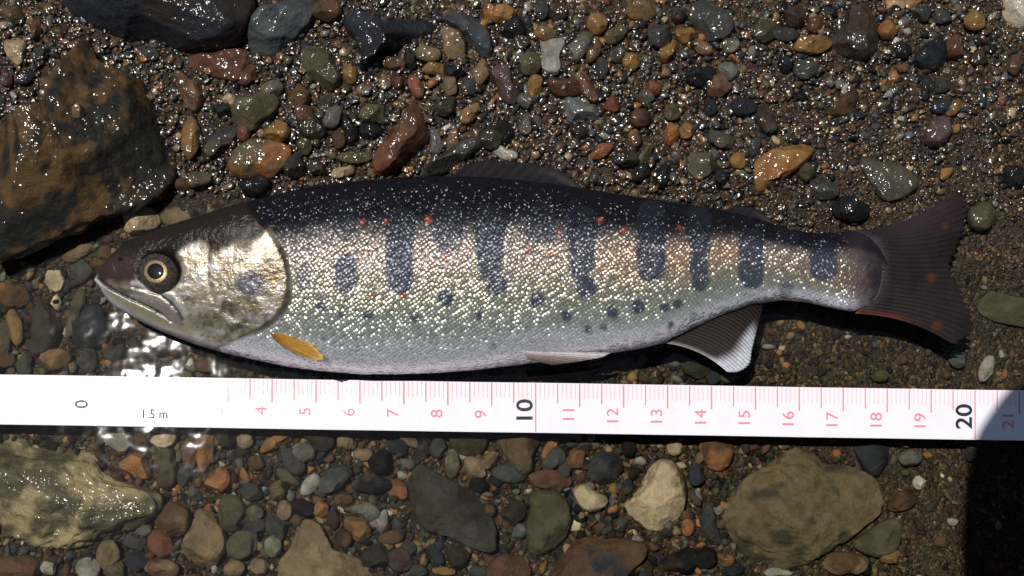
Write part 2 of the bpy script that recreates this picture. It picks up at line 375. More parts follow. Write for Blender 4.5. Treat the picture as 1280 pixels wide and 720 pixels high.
# name, tile, outline, c1, c2, height ratio, angular, wet, label, short landmark name, options
BIG = [
 ("boulder", TP, "0,118 37,103 50,87 67,67 72,37 87,30 110,40 123,63 140,87 187,100 207,123 218,150 223,187 213,220 195,245 170,258 128,270 78,293 31,309 -25,322 -30,122", 'E', 'y', .34, .75, 1,
  "large wet dark olive boulder with ochre streaks beside the fish's snout", "the streaked olive boulder", dict(patch=(.1, .38), res=90, slab=.75, amp=.09, dim=.5)),
 ("boulder", TP, "52,-40 60,0 85,20 110,31 160,45 210,55 268,58 300,50 315,28 318,-40", 'n', 'B', .5, .6, 1,
  "large glossy black boulder overhanging dark shaded gravel", "the glossy black boulder", dict(res=64, patch=(.3, .4), slab=.55, dim=.6)),
 ("stone", TA, "0,160 65,120 105,160 80,260 20,210", 'c', 't', .4, .8, 1, "cream triangular stone chip next to the streaked olive boulder", "the cream triangular chip", dict(sharp=1)),
 ("stone", TP, "216,80 235,68 290,58 322,60 322,85 300,104 268,96", 'r', 'B', .3, .9, 1, "flat reddish brown splintery slab under the edge of the glossy black boulder", "the splintery reddish slab", {}),
 ("stone", TA, "645,265 680,262 718,308 740,292 765,315 762,390 735,425 705,408 668,350", 'b', 't', .5, .2, 1, "notched tan brown heart shaped pebble beside the splintery reddish slab", "the notched brown pebble", {}),
 ("stone", TA, "852,645 856,585 900,540 960,512 1035,525 1102,550 1080,615 1020,666 930,674", 'o', 'e', .42, .35, 1, "smooth wet orange stone with olive side next to the fish's back behind the head", "the orange and olive stone", dict(patch=(0, .5))),
 ("stone", TB, "20,150 45,60 130,5 215,-10 280,10 275,75 210,130 120,225 75,215 40,190", 'd', 'n', .6, .95, 1, "angular bluish grey rock with sharp edges beside the glossy black boulder", "the angular bluish rock", dict(res=44, sharp=1, patch=(.3, .4))),
 ("stone", TB, "385,60 440,35 560,50 660,60 745,75 740,120 620,150 560,200 500,240 455,310 430,300 460,210 430,150 390,110", 'k', 'n', .42, .7, 1, "wide black wedge shaped rock between the olive pebble and the angular pale rock", "the black wedge rock", dict(res=44)),
 ("stone", TB, "755,60 820,10 870,40 920,90 950,150 945,225 880,190 830,120 770,90", 'd', 'n', .5, .95, 1, "sharp pale bluish grey flake of rock beside the tan nut shaped stone", "the pale bluish flake", dict(res=40)),
 ("stone", TB, "745,110 775,98 830,118 852,165 845,210 790,225 755,190", 't', 'b', .6, .5, 1, "tan nut shaped stone leaning on the pale bluish flake", "the tan nut shaped stone", {}),
 ("stone", TB, "220,200 250,165 300,160 350,200 385,265 380,320 330,345 275,310 235,250", 'e', 'E', .55, .4, 1, "plump wet olive stone beside the angular bluish rock", "the plump olive stone", dict(res=40)),
 ("stone", TB, "490,640 495,580 550,510 610,450 640,385 670,380 700,460 710,510 680,570 600,620 540,660", 'r', 'R', .5, .2, 1, "large smooth reddish brown wedge stone near the fish's back", "the reddish wedge stone", dict(res=44, patch=(0, .2))),
 ("stone", TB, "640,655 760,590 840,510 960,470 970,510 860,590 780,640 690,672", 'g', 'k', .4, .6, 1, "long glistening dark grey slate touching the fish's dorsal fin", "the long dark slate", dict(res=36)),
 ("stone", TC, "775,60 800,0 900,-10 930,50 962,100 930,150 860,155 800,120", 'g', 'n', .5, .4, 1, "large smooth dark grey stone between the ochre olive stone and small black pebbles", "the smooth dark grey stone", dict(res=40)),
 ("stone", TC, "215,190 225,150 320,140 320,185 300,275 270,280 220,245", 'l', 'g', .5, .8, 1, "crinkled whitish grey stone beside an olive grey one", "the crinkled whitish stone", dict(patch=(.25, .5))),
 ("stone", TC, "325,145 385,115 435,120 430,160 370,240 325,225", 'e', 'G', .4, .7, 1, "squared olive grey stone against the crinkled whitish stone", "the squared olive stone", {}),
 ("stone", TC, "15,290 45,245 110,245 150,290 165,340 140,390 100,390 60,340", 'p', 'o', .5, .8, 1, "purplish red stone with a pale orange flank next to the pale bluish flake", "the purplish red stone", dict(patch=(.5, .4))),
 ("stone", TC, "285,420 300,360 340,355 400,375 450,390 465,410 440,450 370,465 310,445", 's', 'd', .4, .8, 1, "pale green grey knife shaped stone near the fish's dorsal fin", "the knife shaped stone", dict(res=36)),
 ("stone", TC, "525,-40 680,-40 670,30 650,72 590,80 540,50", 'y', 'e', .4, .5, 1, "ochre olive stone lying near the smooth dark grey stone", "the ochre olive stone", {}),
 ("stone", TC, "775,590 800,560 880,560 910,600 870,650 820,675 775,640", 'g', 'e', .5, .8, 1, "squat dark green angular stone close to the fish's back before the orange slab", "the squat dark green stone", {}),
 ("stone", TD, "335,100 370,65 420,20 470,10 500,60 510,140 470,195 420,180 350,150", 'B', 'g', .55, .8, 1, "angular dark brown grey rock with a bright wet ridge near an orange pebble", "the angular brown rock", dict(res=40)),
 ("stone", TD, "490,-40 495,0 540,38 590,33 640,12 655,-40", 'o', 'c', .4, .6, 1, "orange and cream stone half seen beyond the angular brown rock", "the orange and cream stone", {}),
 ("stone", TD, "885,-40 885,0 890,40 920,85 978,88 1010,40 1000,-40", 'w', 'c', .5, .7, 1, "chalky white stone with a dark shadow at its foot", "the chalky white stone", dict(res=36)),
 ("stone", TD, "600,190 640,140 700,110 745,140 730,190 690,222 640,215", 'k', 'n', .5, .7, 1, "wet black rock glinting beside a rusty brown one", "the glinting black rock", {}),
 ("stone", TD, "105,520 120,495 200,450 280,443 300,470 290,500 240,540 160,590 120,600 108,565", 'o', 'y', .4, .55, 1, "bright orange slab of stone near the fish's adipose fin", "the bright orange slab", dict(res=44, patch=(.1, .5))),
 ("stone", TD, "310,345 350,325 400,285 440,280 440,320 400,365 340,365", 'B', 'b', .45, .8, 1, "wet brown crescent stone shining beyond the bright orange slab", "the brown crescent stone", {}),
 ("stone", TD, "425,500 510,495 580,520 645,580 580,625 520,642 480,585", 'e', 'g', .16, .3, 1, "flat dull olive slab just beyond the upper lobe of the tail fin", "the flat olive slab", dict(res=36)),
 ("stone", TJ, "800,400 850,350 910,325 1010,330 1010,480 880,465 815,435", 'e', 'E', .16, .4, 0, "flat submerged olive stone near the lower lobe of the tail fin", "the flat submerged stone", dict(res=36)),
 ("stone", TE, "0,455 -20,420 0,385 40,375 85,400 102,440 80,470 30,475", 'b', 'o', .45, .4, 0, "submerged rounded orange brown stone beside the cream angular pebble in the water", "the orange brown stone", {}),
 ("stone", TE, "130,350 185,340 215,380 195,432 150,412", 'c', 't', .5, .7, 0, "cream angular pebble in the water ahead of the fish's snout", "the cream angular pebble", {}),
 ("stone", TE, "375,185 400,145 455,137 510,165 515,205 460,235 400,235", 'c', 'o', .5, .5, 1, "cream pebble with rusty orange veins touching the water by the fish's forehead", "the veined cream pebble", dict(patch=(.3, .5))),
 ("stone", TE, "80,590 90,490 120,445 165,450 205,510 190,590 130,632 95,620", 'g', 'B', .4, .5, 0, "dark grey brown stone, largest in the water before the fish's lower jaw", "the dark jaw stone", dict(res=36)),
 ("stone", TE, "205,560 230,470 250,405 282,415 278,480 245,555 220,580", 'e', 's', .35, .5, 0, "long greenish grey stone with a red fleck near the fish's mouth", "the long green stone", {}),
 ("boulder", TF, "-60,120 0,118 120,112 250,120 350,150 420,200 450,280 520,330 600,345 650,370 660,420 620,480 540,520 400,570 210,612 150,640 110,640 80,600 0,580 -60,580", 'Y', 'E', .30, .8, 2,
  "large lumpy yellow olive boulder breaking the water beside the tape's zero", "the lumpy yellow boulder", dict(res=80, patch=(.05, .45), amp=.17, dim=1.25)),
 ("stone", TF, "400,115 440,100 520,110 548,180 500,226 450,190 410,160", 'l', 'G', .35, .8, 0, "rough whitish stone under the tape between the marks 0 and 1", "the rough whitish stone", {}),
 ("stone", TF, "602,165 625,128 700,118 730,135 715,185 660,200", 'c', 't', .4, .5, 0, "creamy veined stone at the tape's plain edge by the 1.5 m print", "the creamy veined stone", {}),
 ("stone", TF, "800,115 875,110 882,180 850,300 815,302 795,210", 'b', 'o', .4, .6, 0, "upright orange brown bar of stone by the tape's 3", "the orange brown bar", {}),
 ("stone", TF, "622,290 640,205 700,195 722,240 725,340 690,375 645,360", 'B', 'e', .4, .3, 0, "dark brown oblong stone between the creamy veined stone and an orange angular one", "the dark oblong stone", {}),
 ("stone", TF, "470,265 520,220 570,210 610,250 625,310 600,330 540,305", 'o', 't', .45, .6, 0, "orange angular stone leaning on the lumpy yellow boulder", "the orange angular stone", {}),
 ("stone", TF, "825,345 870,270 900,250 945,290 950,345 900,390 850,385", 'b', 'o', .5, .7, 0, "brown wedge of stone between the orange brown bar and a grey green pebble", "the brown wedge", dict(patch=(.2, .4))),
 ("stone", TF, "745,600 760,530 790,450 830,435 875,480 930,550 920,640 850,712 790,692 750,640", 't', 'y', .4, .4, 0, "big rounded tan stone with a gritty face under the water", "the big gritty tan stone", dict(res=40)),
 ("stone", TG, "75,215 110,150 150,118 215,115 215,160 170,195 100,222", 'y', 'o', .4, .7, 0, "ochre slab with an orange edge at the tape's plain side by 4", "the ochre slab", {}),
 ("stone", TG, "315,370 325,310 380,265 440,265 470,290 460,320 400,370 350,390", 'd', 'n', .45, .4, 0, "bluish grey oval stone resting on a pale wedge", "the bluish oval stone", {}),
 ("stone", TG, "655,460 690,330 720,260 760,265 830,310 900,350 980,395 1010,440 1045,560 1040,628 960,620 870,570 780,540 690,520", 'E', 'g', .26, .75, 0, "largest flat dark green slab under the water by the tape's 8", "the large dark green slab", dict(res=64, slab=.45, amp=.09)),
 ("stone", TG, "845,125 1010,125 1020,175 985,225 930,235 870,210", 'B', 'e', .35, .4, 0, "dark brown rounded stone half under the tape by its 9", "the dark stone by the 9", {}),
 ("stone", TG, "120,780 135,700 180,600 240,500 280,485 340,520 420,600 500,640 545,700 560,780", 't', 'e', .25, .7, 0, "broad tan slab with a pointed corner, dusted with fine silt", "the broad tan slab", dict(res=44, slab=.45)),
 ("stone", TG, "415,500 440,470 520,485 545,540 510,582 460,575", 'y', 'b', .5, .4, 0, "ochre yellow rounded stone between a grey shard and the broad tan slab", "the ochre yellow stone", {}),
 ("stone", TH_, "35,128 245,128 252,200 222,290 180,315 140,290 80,200", 'b', 'e', .4, .3, 0, "brown olive shield shaped stone under the tape by its 10", "the shield shaped stone", dict(res=36)),
 ("stone", TH_, "190,380 250,355 330,370 370,420 375,520 330,590 250,640 200,632 185,520 205,440", 'e', 'E', .4, .3, 0, "smooth dark olive stone standing between the reddish bar and the patchy rusty slab", "the smooth olive stone", dict(res=40)),
 ("stone", TH_, "440,280 460,225 510,200 570,220 584,280 550,335 490,352 450,325", 'n', 'g', .35, .3, 0, "round dark slate stone beside a cream block", "the round slate stone", {}),
 ("stone", TH_, "372,370 395,330 450,345 490,365 530,410 515,435 460,465 410,440", 'c', 'y', .45, .8, 0, "cream yellow block of stone touching the round slate stone", "the cream yellow block", {}),
 ("stone", TH_, "580,410 640,340 700,270 750,230 800,250 840,310 850,420 800,510 715,545 650,500 610,475", 'c', 'e', .38, .85, 0, "large cream broken stone with an olive stain by the tape's 12 and 13", "the large cream stone", dict(res=48, patch=(.15, .5))),
 ("stone", TH_, "890,170 920,152 1010,152 1045,200 1030,260 980,296 920,270", 'b', 'o', .4, .4, 0, "orange brown rounded stone by the tape's 14", "the rounded stone by the 14", dict(patch=(0, .35))),
 ("stone", TH_, "190,760 280,640 360,580 440,555 560,565 700,575 745,590 720,650 640,700 560,780", 'b', 'n', .3, .7, 0, "long rusty brown slab patched with black touching the smooth olive stone", "the patchy rusty slab", dict(res=48, patch=(.1, .5))),
 ("stone", TH_, "15,690 60,640 130,625 190,650 215,700 200,780 20,780", 'b', 'r', .35, .3, 0, "dull brown rounded stone against the patchy rusty slab", "the dull brown stone", {}),
 ("stone", TH_, "885,520 935,400 965,470 1000,585 950,592", 'n', 'g', .3, .6, 0, "dark slate triangle of stone between the large cream stone and the broad olive stone", "the slate triangle", {}),
 ("boulder", TI, "30,470 70,370 130,300 200,270 260,215 330,185 400,200 440,262 560,270 640,310 690,370 680,450 600,520 500,580 430,640 330,680 200,692 110,655 40,560", 'O', 'E', .20, .75, 0,
  "broad olive tan boulder lying under the water by the tape's 16 and 17", "the broad olive boulder", dict(res=84, slab=.5, patch=(.05, .5), amp=.11)),
 ("stone", TI, "540,165 690,168 695,230 660,300 630,318 580,280", 'n', 'g', .35, .5, 0, "dark slate wedge under the tape by its 18", "the slate wedge by the 18", {}),
 ("stone", TI, "680,440 700,380 750,360 812,390 805,425 760,455 700,458", 'B', 'b', .4, .4, 0, "brown pebble touching the pointed end of the broad olive boulder", "the brown end pebble", {}),
 ("stone", TI, "785,340 805,305 845,318 845,355 815,375", 'w', 'c', .5, .6, 0, "white pebble beyond the broad olive boulder, brightest under the water there", "the white pebble", {}),
 ("stone", TI, "520,590 600,540 680,480 740,490 740,590 700,640 620,650", 'e', 'E', .3, .6, 0, "mossy olive stone wedged against the broad olive boulder", "the mossy stone", {}),
]
# small stones: x y w h angle colour(s) kind(r rounded / a angular)
SMALL = [
 (TA, 1, """182,38,46,74,-20 bG a;715,517,72,152,5 yb r;828,527,155,72,-42 ge r;868,380,74,52,30 c a;836,332,52,30,0 b r;912,492,62,74,20 R a
 740,672,100,58,-5 eb r;292,415,66,56,-20 tG a;255,415,40,50,0 t a;352,655,46,34,0 gl r;222,685,58,46,0 G r;132,105,52,92,15 rB a;40,50,90,80,0 eb a;98,45,34,44,0 b r
 150,200,58,60,0 g a;92,290,80,48,-20 n a;22,288,52,70,0 p r;832,412,76,70,0 nk a;700,470,40,50,0 g r;940,290,70,46,-40 k a;590,290,40,34,0 y r;430,160,60,40,10 b r;560,200,70,50,0 g r;480,215,60,50,0 p r;690,690,70,50,0 b r"""),
 (TB, 1, """325,35,112,82,0 bB r;390,197,40,58,20 c r;412,275,58,80,-10 ye r;576,236,88,48,5 b r;700,202,104,62,5 et a;730,257,96,48,0 y a;836,228,56,34,0 b r;660,322,96,52,68 Rb r
 720,315,64,54,0 o a;786,320,58,80,0 et a;544,322,44,40,0 o a;590,300,62,58,0 rb a;905,268,62,92,10 tb a;222,360,80,86,0 b r;136,492,104,78,0 yc r;56,400,190,134,-20 eG a;236,430,70,80,0 r a;272,480,98,98,0 E a
 206,276,56,42,0 d a;411,480,58,116,-5 k r;492,490,98,66,-10 k a;492,426,112,78,-15 eE a;770,482,52,52,0 w a;800,520,104,46,-70 tb r;736,530,58,92,0 Gs a;428,590,132,44,0 ey r;384,642,116,50,-12 Rc a;286,582,40,56,0 l r
 206,622,100,90,0 E a;292,626,80,60,0 B a;55,690,112,78,0 k r;492,550,60,36,0 t r;622,640,60,32,0 y r;770,392,98,78,-20 E a;856,322,62,70,0 g a;548,454,40,44,0 R r;600,396,50,68,20 yc a;642,216,60,82,0 E a
 368,522,58,70,0 b r;240,545,60,70,0 e a;140,272,52,42,0 k a;802,262,92,52,10 k a;880,5,76,40,0 yb r;330,385,60,50,0 E a;350,430,70,90,30 Gb a;120,330,80,70,0 tG a;30,280,60,80,30 r a;480,340,70,40,0 G a;860,420,60,90,40 yt a;700,450,50,60,0 p a;290,540,60,50,0 E a;560,60,70,34,0 g a"""),
 (TC, 1, """92,48,92,76,0 oy a;40,40,60,80,0 o a;180,30,52,60,20 l a;230,36,58,80,0 g a;440,86,80,78,0 y r;430,186,104,46,-65 b r;506,130,94,56,-30 ey r;570,93,46,30,0 y a;524,202,72,68,0 EG a;565,226,64,76,0 yo r;185,236,78,92,0 e a
 246,280,68,50,0 k a;206,322,68,90,10 ye a;312,322,132,78,10 r a;396,322,126,58,58 rt a;496,390,72,56,-15 R a;586,398,60,32,0 oc r;602,442,78,64,0 kr r;626,356,60,58,0 G a;500,440,48,50,0 r a;722,502,66,84,0 o a;778,486,66,62,0 y a
 905,650,40,68,-20 k a;826,276,110,88,-10 k a;800,392,48,62,0 n r;862,402,56,64,0 n a;892,316,94,88,0 tr a;930,266,72,60,20 s a;936,166,70,60,-20 es a;716,182,112,66,-55 ye a;770,130,84,66,20 ye a;836,176,84,46,28 tr r;762,206,98,34,5 g a
 722,256,48,60,0 g r;700,278,62,50,20 t a;458,562,96,56,-30 Ro a;335,592,46,46,0 c a;545,590,100,68,0 E a;620,576,88,40,-60 es a;606,640,96,54,-42 k r;100,574,104,48,20 ws a;98,500,104,76,60 k a;170,466,50,80,0 rG a;216,452,42,60,-20 g a
 40,512,92,98,30 E a;180,372,82,58,0 G a;246,402,40,50,0 t a;272,386,32,68,0 g a;420,502,52,50,0 ds a;370,492,70,50,0 B r;580,520,50,72,0 bo r;720,412,80,68,0 e a;395,30,42,38,0 r a;126,102,98,78,0 k a;242,120,80,60,0 ye r
 655,326,60,58,0 Rb a;456,252,50,92,0 g a;500,267,30,50,0 t r;750,60,60,58,0 B a;370,90,52,50,0 G r;680,660,60,98,20 k a;742,590,52,58,0 p a;905,522,112,58,20 ge a;672,130,92,88,0 g a;590,130,62,40,0 k a;640,240,44,60,0 p a;840,470,60,50,0 n a
 300,40,90,60,0 B a;150,160,70,60,0 E a;700,330,50,46,0 tb a;560,300,44,40,0 g a;880,470,80,40,-15 g a;940,420,46,60,0 B a"""),
 (TD, 1, """808,63,68,64,0 y r;530,92,60,58,0 ob r;296,132,124,70,-12 ye a;142,96,80,68,0 e r;85,113,34,50,0 o r;32,140,64,60,-15 es a;30,222,72,58,20 s a;68,216,40,42,0 t r;76,335,84,56,5 n r;146,376,94,60,58 Bg r;95,386,40,50,-30 G r
 60,506,56,50,0 ye r;110,456,46,62,0 g a;516,332,82,28,5 e r;546,248,44,56,0 oc r;512,263,30,30,0 y r;531,300,30,42,0 l r;650,272,42,92,0 n a;702,336,72,48,0 n r;740,338,62,40,-42 y r;688,414,104,78,-60 pg r;415,656,124,74,5 k r
 830,680,92,88,0 eE r;710,550,52,42,0 y a;872,546,44,52,0 yt a;932,556,84,78,0 k a;600,529,28,34,0 c r;770,532,20,30,0 c r;278,541,62,58,0 e a;332,600,92,60,0 g a;557,128,44,26,-30 w a;580,156,52,50,0 k a;742,150,62,80,0 rb a
 210,106,92,50,0 g a;272,216,92,60,0 g a;150,196,46,50,0 B r;210,197,50,60,0 k r;382,10,62,30,0 d a;40,170,72,26,-10 o a;46,276,40,46,0 G r;886,315,46,36,0 R r;930,202,48,70,0 b a;872,246,36,40,0 l a;430,256,62,28,5 k a
 576,76,40,48,0 G a;620,291,40,34,0 b r;585,346,30,30,0 t r;240,48,70,70,0 Bg r;176,60,70,34,10 ye r;300,76,50,50,0 rt r;56,546,72,30,-5 t r;5,560,44,62,0 k r;700,270,60,50,0 g a;820,180,60,50,0 B a;460,430,60,40,0 g a;900,440,60,40,0 B a;640,40,60,50,0 g a;760,260,50,40,0 t a;560,50,50,40,0 b a;700,50,70,50,0 g a"""),
 (TE, 0, """250,286,122,64,-22 tr a;576,186,124,92,0 et r;48,536,120,50,80 ye r;10,572,54,112,0 e r;176,640,106,68,-8 by r;290,540,114,142,20 n a;615,662,44,56,0 w r;510,606,78,42,0 gn r;690,106,92,58,-20 bo r;80,656,60,70,0 g a;282,640,62,80,0 g a
 420,662,132,50,0 B a;135,410,30,40,0 o a;350,525,30,26,0 c r;335,300,48,70,0 b a;255,356,84,70,0 g a;215,416,42,40,0 n a;362,622,60,50,0 g r;730,666,42,40,0 r a;570,612,60,50,0 r a;20,640,60,50,0 b r;470,560,60,40,0 B r;660,660,70,50,0 b a;40,685,60,40,0 b a;240,670,50,40,0 t a"""),
 (TF, 0, """768,216,140,62,78 tr a;945,465,122,150,0 eg r;655,586,122,94,60 R r;700,490,150,150,0 bt a;990,592,130,110,-30 ge r;815,400,62,52,0 n a;980,256,70,50,-10 d a;1005,310,72,50,0 ot r;1000,165,72,82,0 tc a;362,690,100,92,0 lG r
 440,630,120,118,0 t a;590,530,72,60,0 G a;545,580,102,80,0 g a;462,690,92,92,0 eg r;560,660,114,92,0 n a;662,692,152,80,10 bt a;60,690,210,110,0 br a;200,690,70,60,0 l a;275,702,60,50,0 b r;300,635,62,42,0 g r;575,160,62,92,0 b a
 735,226,40,66,0 e r;750,310,50,92,10 g r;920,160,84,80,0 E a;885,241,40,50,0 p r;960,690,92,70,0 t a;880,692,64,40,-30 l a;720,602,40,70,0 g r;1030,502,52,50,0 n r;900,420,60,40,0 o a;870,470,60,50,0 b a;600,400,60,50,0 e a;1010,420,60,50,0 t a;650,440,60,60,0 b a"""),
 (TG, 0, """255,216,102,80,0 Gb r;330,160,122,88,20 E a;430,170,66,72,0 tG r;290,340,116,62,-58 lc a;575,256,122,110,0 k a;545,346,172,78,0 kg a;655,366,92,52,65 Ro r;868,260,62,126,0 es r;960,280,102,98,0 tr a;810,196,66,86,0 g r;740,216,60,92,30 gk a
 510,455,134,72,18 gs a;328,446,82,76,-20 oy a;258,441,120,70,5 k a;425,411,92,64,0 b a;546,418,84,48,0 et r;580,500,52,102,10 lg a;420,566,76,80,0 Bb r;560,640,132,112,0 kE a;650,656,116,98,-15 p r;690,606,72,60,0 g r;620,560,132,60,-10 b a
 380,490,60,80,0 B a;215,250,122,78,55 gp r;65,256,72,60,0 b r;120,290,46,50,0 p r;35,311,62,50,0 ot r;195,316,112,46,35 e r;155,366,82,102,0 eb a;50,376,96,80,0 g r;180,451,72,92,10 tc a;60,461,72,72,0 eG a;150,520,122,80,65 g r
 135,600,72,92,0 es r;60,511,92,60,0 gn r;30,581,92,102,30 bg r;80,601,62,62,0 t r;10,690,44,52,0 g r;80,681,82,70,0 gt r;287,283,42,40,0 o a;505,221,82,54,0 tb r;440,241,56,42,0 bt a;370,241,50,42,0 b r;645,190,82,60,10 n r
 690,266,62,52,0 G a;665,310,52,56,0 ls a;630,456,36,36,0 oc a;640,510,52,72,0 g r;920,321,36,36,0 y r;980,350,92,72,0 k a;730,591,52,50,0 yo a;800,631,112,56,62 n a;750,661,62,42,0 y a;830,700,104,40,8 yc a;890,641,92,92,0 E a
 960,636,46,36,0 oc a;730,696,82,52,0 g r;985,700,102,52,0 g r;1022,656,60,62,0 r r;30,146,62,42,0 c a;480,166,40,72,0 k r;630,401,80,40,70 B r;690,160,104,44,40 rt a;745,138,104,56,0 n a;590,141,72,42,0 g a;180,200,60,50,0 g a;320,250,50,60,0 E a"""),
 (TH_, 0, """120,301,156,68,8 d r;290,326,168,82,6 rb r;300,240,116,78,-32 ge a;285,196,104,48,-62 oc a;395,240,92,80,0 ob a;611,190,62,86,0 k r;797,195,68,66,0 c a;655,250,82,48,-10 lt a;885,306,70,112,0 ng a;545,366,64,62,0 ye r;975,430,62,62,0 o a
 810,611,76,54,-35 ty a;160,540,62,82,0 dl a;135,460,112,100,-40 E a;380,180,62,50,0 g r;440,176,50,72,10 et a;425,241,32,62,0 l a;405,296,52,70,0 t a;410,480,52,60,0 yb r;545,450,62,42,0 o a;635,543,40,32,0 co a;850,520,60,82,0 ob a
 900,596,72,34,70 o a;890,700,52,38,30 oc a;820,660,172,106,-20 kB a;930,650,112,92,0 k a;45,241,72,90,20 bt a;20,301,42,62,0 ct r;100,351,42,32,0 ro a;350,286,62,70,0 g r;15,165,50,80,0 E r;710,185,32,30,0 o a;600,331,42,42,0 y r
 580,500,82,50,0 g a;800,530,62,62,0 t a;880,411,62,60,0 pg a;700,600,60,50,0 b a;520,530,60,40,0 g a;460,500,60,44,0 b a;640,200,50,44,0 b a;1020,480,60,60,0 b a"""),
 (TI, 0, """700,640,92,60,-10 ye a;510,672,200,108,0 bt a;592,682,40,98,10 k a;780,236,92,72,0 Gt r;710,246,42,62,15 et r;760,301,40,62,0 e r;95,206,62,34,0 t r;910,308,27,26,0 w r;940,325,30,28,0 c r;950,500,104,38,60 ld a;630,702,46,40,0 t a
 15,650,34,36,0 o a;60,700,92,52,0 n a;240,706,124,42,0 ls a;480,216,72,46,0 o a;750,186,62,32,0 y a;850,226,52,42,0 y r;1030,216,62,72,0 g a;10,431,42,62,0 y a;1235,490,62,80,0 g a;1120,690,62,110,-30 b a;860,440,60,46,0 g a;900,580,60,50,0 b a;820,520,60,50,0 B a;1140,510,40,44,20 l a"""),
 (TJ, 0, """215,472,36,50,10 y r;150,461,36,36,0 t r;181,505,36,32,0 t a;150,546,34,28,0 c a;246,474,32,40,0 g r;396,471,42,62,0 g a;836,615,92,46,-70 lt r;896,635,48,34,10 or r;945,226,30,26,0 c a;830,311,56,44,-60 t r;742,581,62,62,0 gd r
 66,611,52,42,0 r a;885,570,28,28,0 l r;290,166,92,36,-5 e r;330,500,60,44,0 B a;560,590,60,44,0 b a;640,560,50,40,0 g a;480,640,70,44,0 e a;900,90,50,44,0 B a;860,200,60,46,0 e a;700,640,50,40,0 b a;-60,585,60,60,0 bo r;-130,615,90,60,0 E a;-75,640,72,50,0 n a;-20,640,80,50,0 g a;-95,600,40,24,0 o r"""),
]

def tile_px(tile, pts): return np.array([(tile[0] + x / tile[2], tile[1] + y / tile[2]) for x, y in pts])
LAND = []
STONES = []          # (px, py, radius_px) of every traced stone
TAPE_TOP = lambda x: 468 + 20 * x / 1280.0
TAPE_BOT = lambda x: 530.5 + 20 * x / 1280.0
sd = 100
for name, tile, pts, c1, c2, hr, ang, wet, label, short, opt in BIG:
    sd += 1
    px = tile_px(tile, [tuple(map(float, p.split(','))) for p in pts.split()])
    cpx = px.mean(0)
    w0 = W(px[:, 0], px[:, 1], 0.0)
    gz = float(ground_z(*w0.mean(0)[:2]))
    size = math.sqrt(np.ptp(px[:, 0]) * np.ptp(px[:, 1])) / PXCM
    T = min(hr * size * 0.8, 1.3)
    if name == "boulder" and wet == 2: T = 1.0
    zc = gz + 0.02 * T
    if wet == 0 and cpx[1] > 480:
        T = min(T, 0.75); zc = gz + 0.08
        if zc + T > -0.06 : T = max(0.12, -0.06 - zc)
    p3 = W(px[:, 0], px[:, 1], zc + 0.25 * T)
    o = dict(angular=ang, mat=M_WET if wet else M_SUB, patch=(.1, .35), res=30); o.update(opt); dim = o.pop('dim', 1.0)
    shp = None
    if name == "boulder" and sd == 101:
        # a crest runs across the boulder; beyond it the face drops towards the water
        ra, rb = W(np.array([38.0, 165.0]), np.array([212.0, 143.0]), .8)
        tn = (rb - ra)[:2] / np.linalg.norm((rb - ra)[:2]); nn = np.array([tn[1], -tn[0]])
        shp = lambda x, y, ra=ra, nn=nn: 1.12 - .80 * sm(-.15, 2.0, (x - ra[0]) * nn[0] + (y - ra[1]) * nn[1])
    if wet == 2:
        # the boulder sinks under the tape and rises to a wet peak beyond it
        ty = W(np.array([60.0]), np.array([545.0]), 0.0)[0][1]
        shp = lambda x, y, ty=ty: 0.35 + 0.65 * sm(0.0, 1.0, ty - y)
    ob = make_stone(name, p3[:, :2], zc, T, sd, pal(c1, wet % 2) * dim, pal(c2, wet % 2) * dim, shape=shp, **o)
    tag(ob, label, name)
    LAND.append((cpx[0], cpx[1], short, c1))
    STONES.append((cpx[0], cpx[1], size * PXCM * 0.5))

LAND_X = LAND + [(600, 215, "the fish's dorsal fin", ''), (1150, 240, "the upper lobe of the tail fin", ''), (945, 262, "the fish's adipose fin", ''),
                 (1150, 440, "the lower lobe of the tail fin", ''), (900, 465, "the fish's anal fin", ''), (140, 400, "the fish's lower jaw", ''),
                 (430, 222, "the fish's back", ''), (760, 230, "the fish's back behind the dorsal fin", ''), (250, 455, "the fish's throat", '')]
labels = {}
small = []
for tile, wet, txt in SMALL:
    for ent in txt.replace('\n', ';').split(';'):
        ent = ent.strip()
        if not ent: continue
        geo, cc, kind = ent.split()
        x, y, w_, h_, a_ = map(float, geo.split(','))
        px, py = tile[0] + x / tile[2], tile[1] + y / tile[2]
        small.append((px, py, w_ / tile[2] / 2, h_ / tile[2] / 2, math.radians(a_), cc, kind, wet))
small.sort(key=lambda s: -s[2] * s[3])
LIMIT = 300 - len(BIG)
extra_gravel = small[LIMIT:]
small = small[:LIMIT]
todo = []
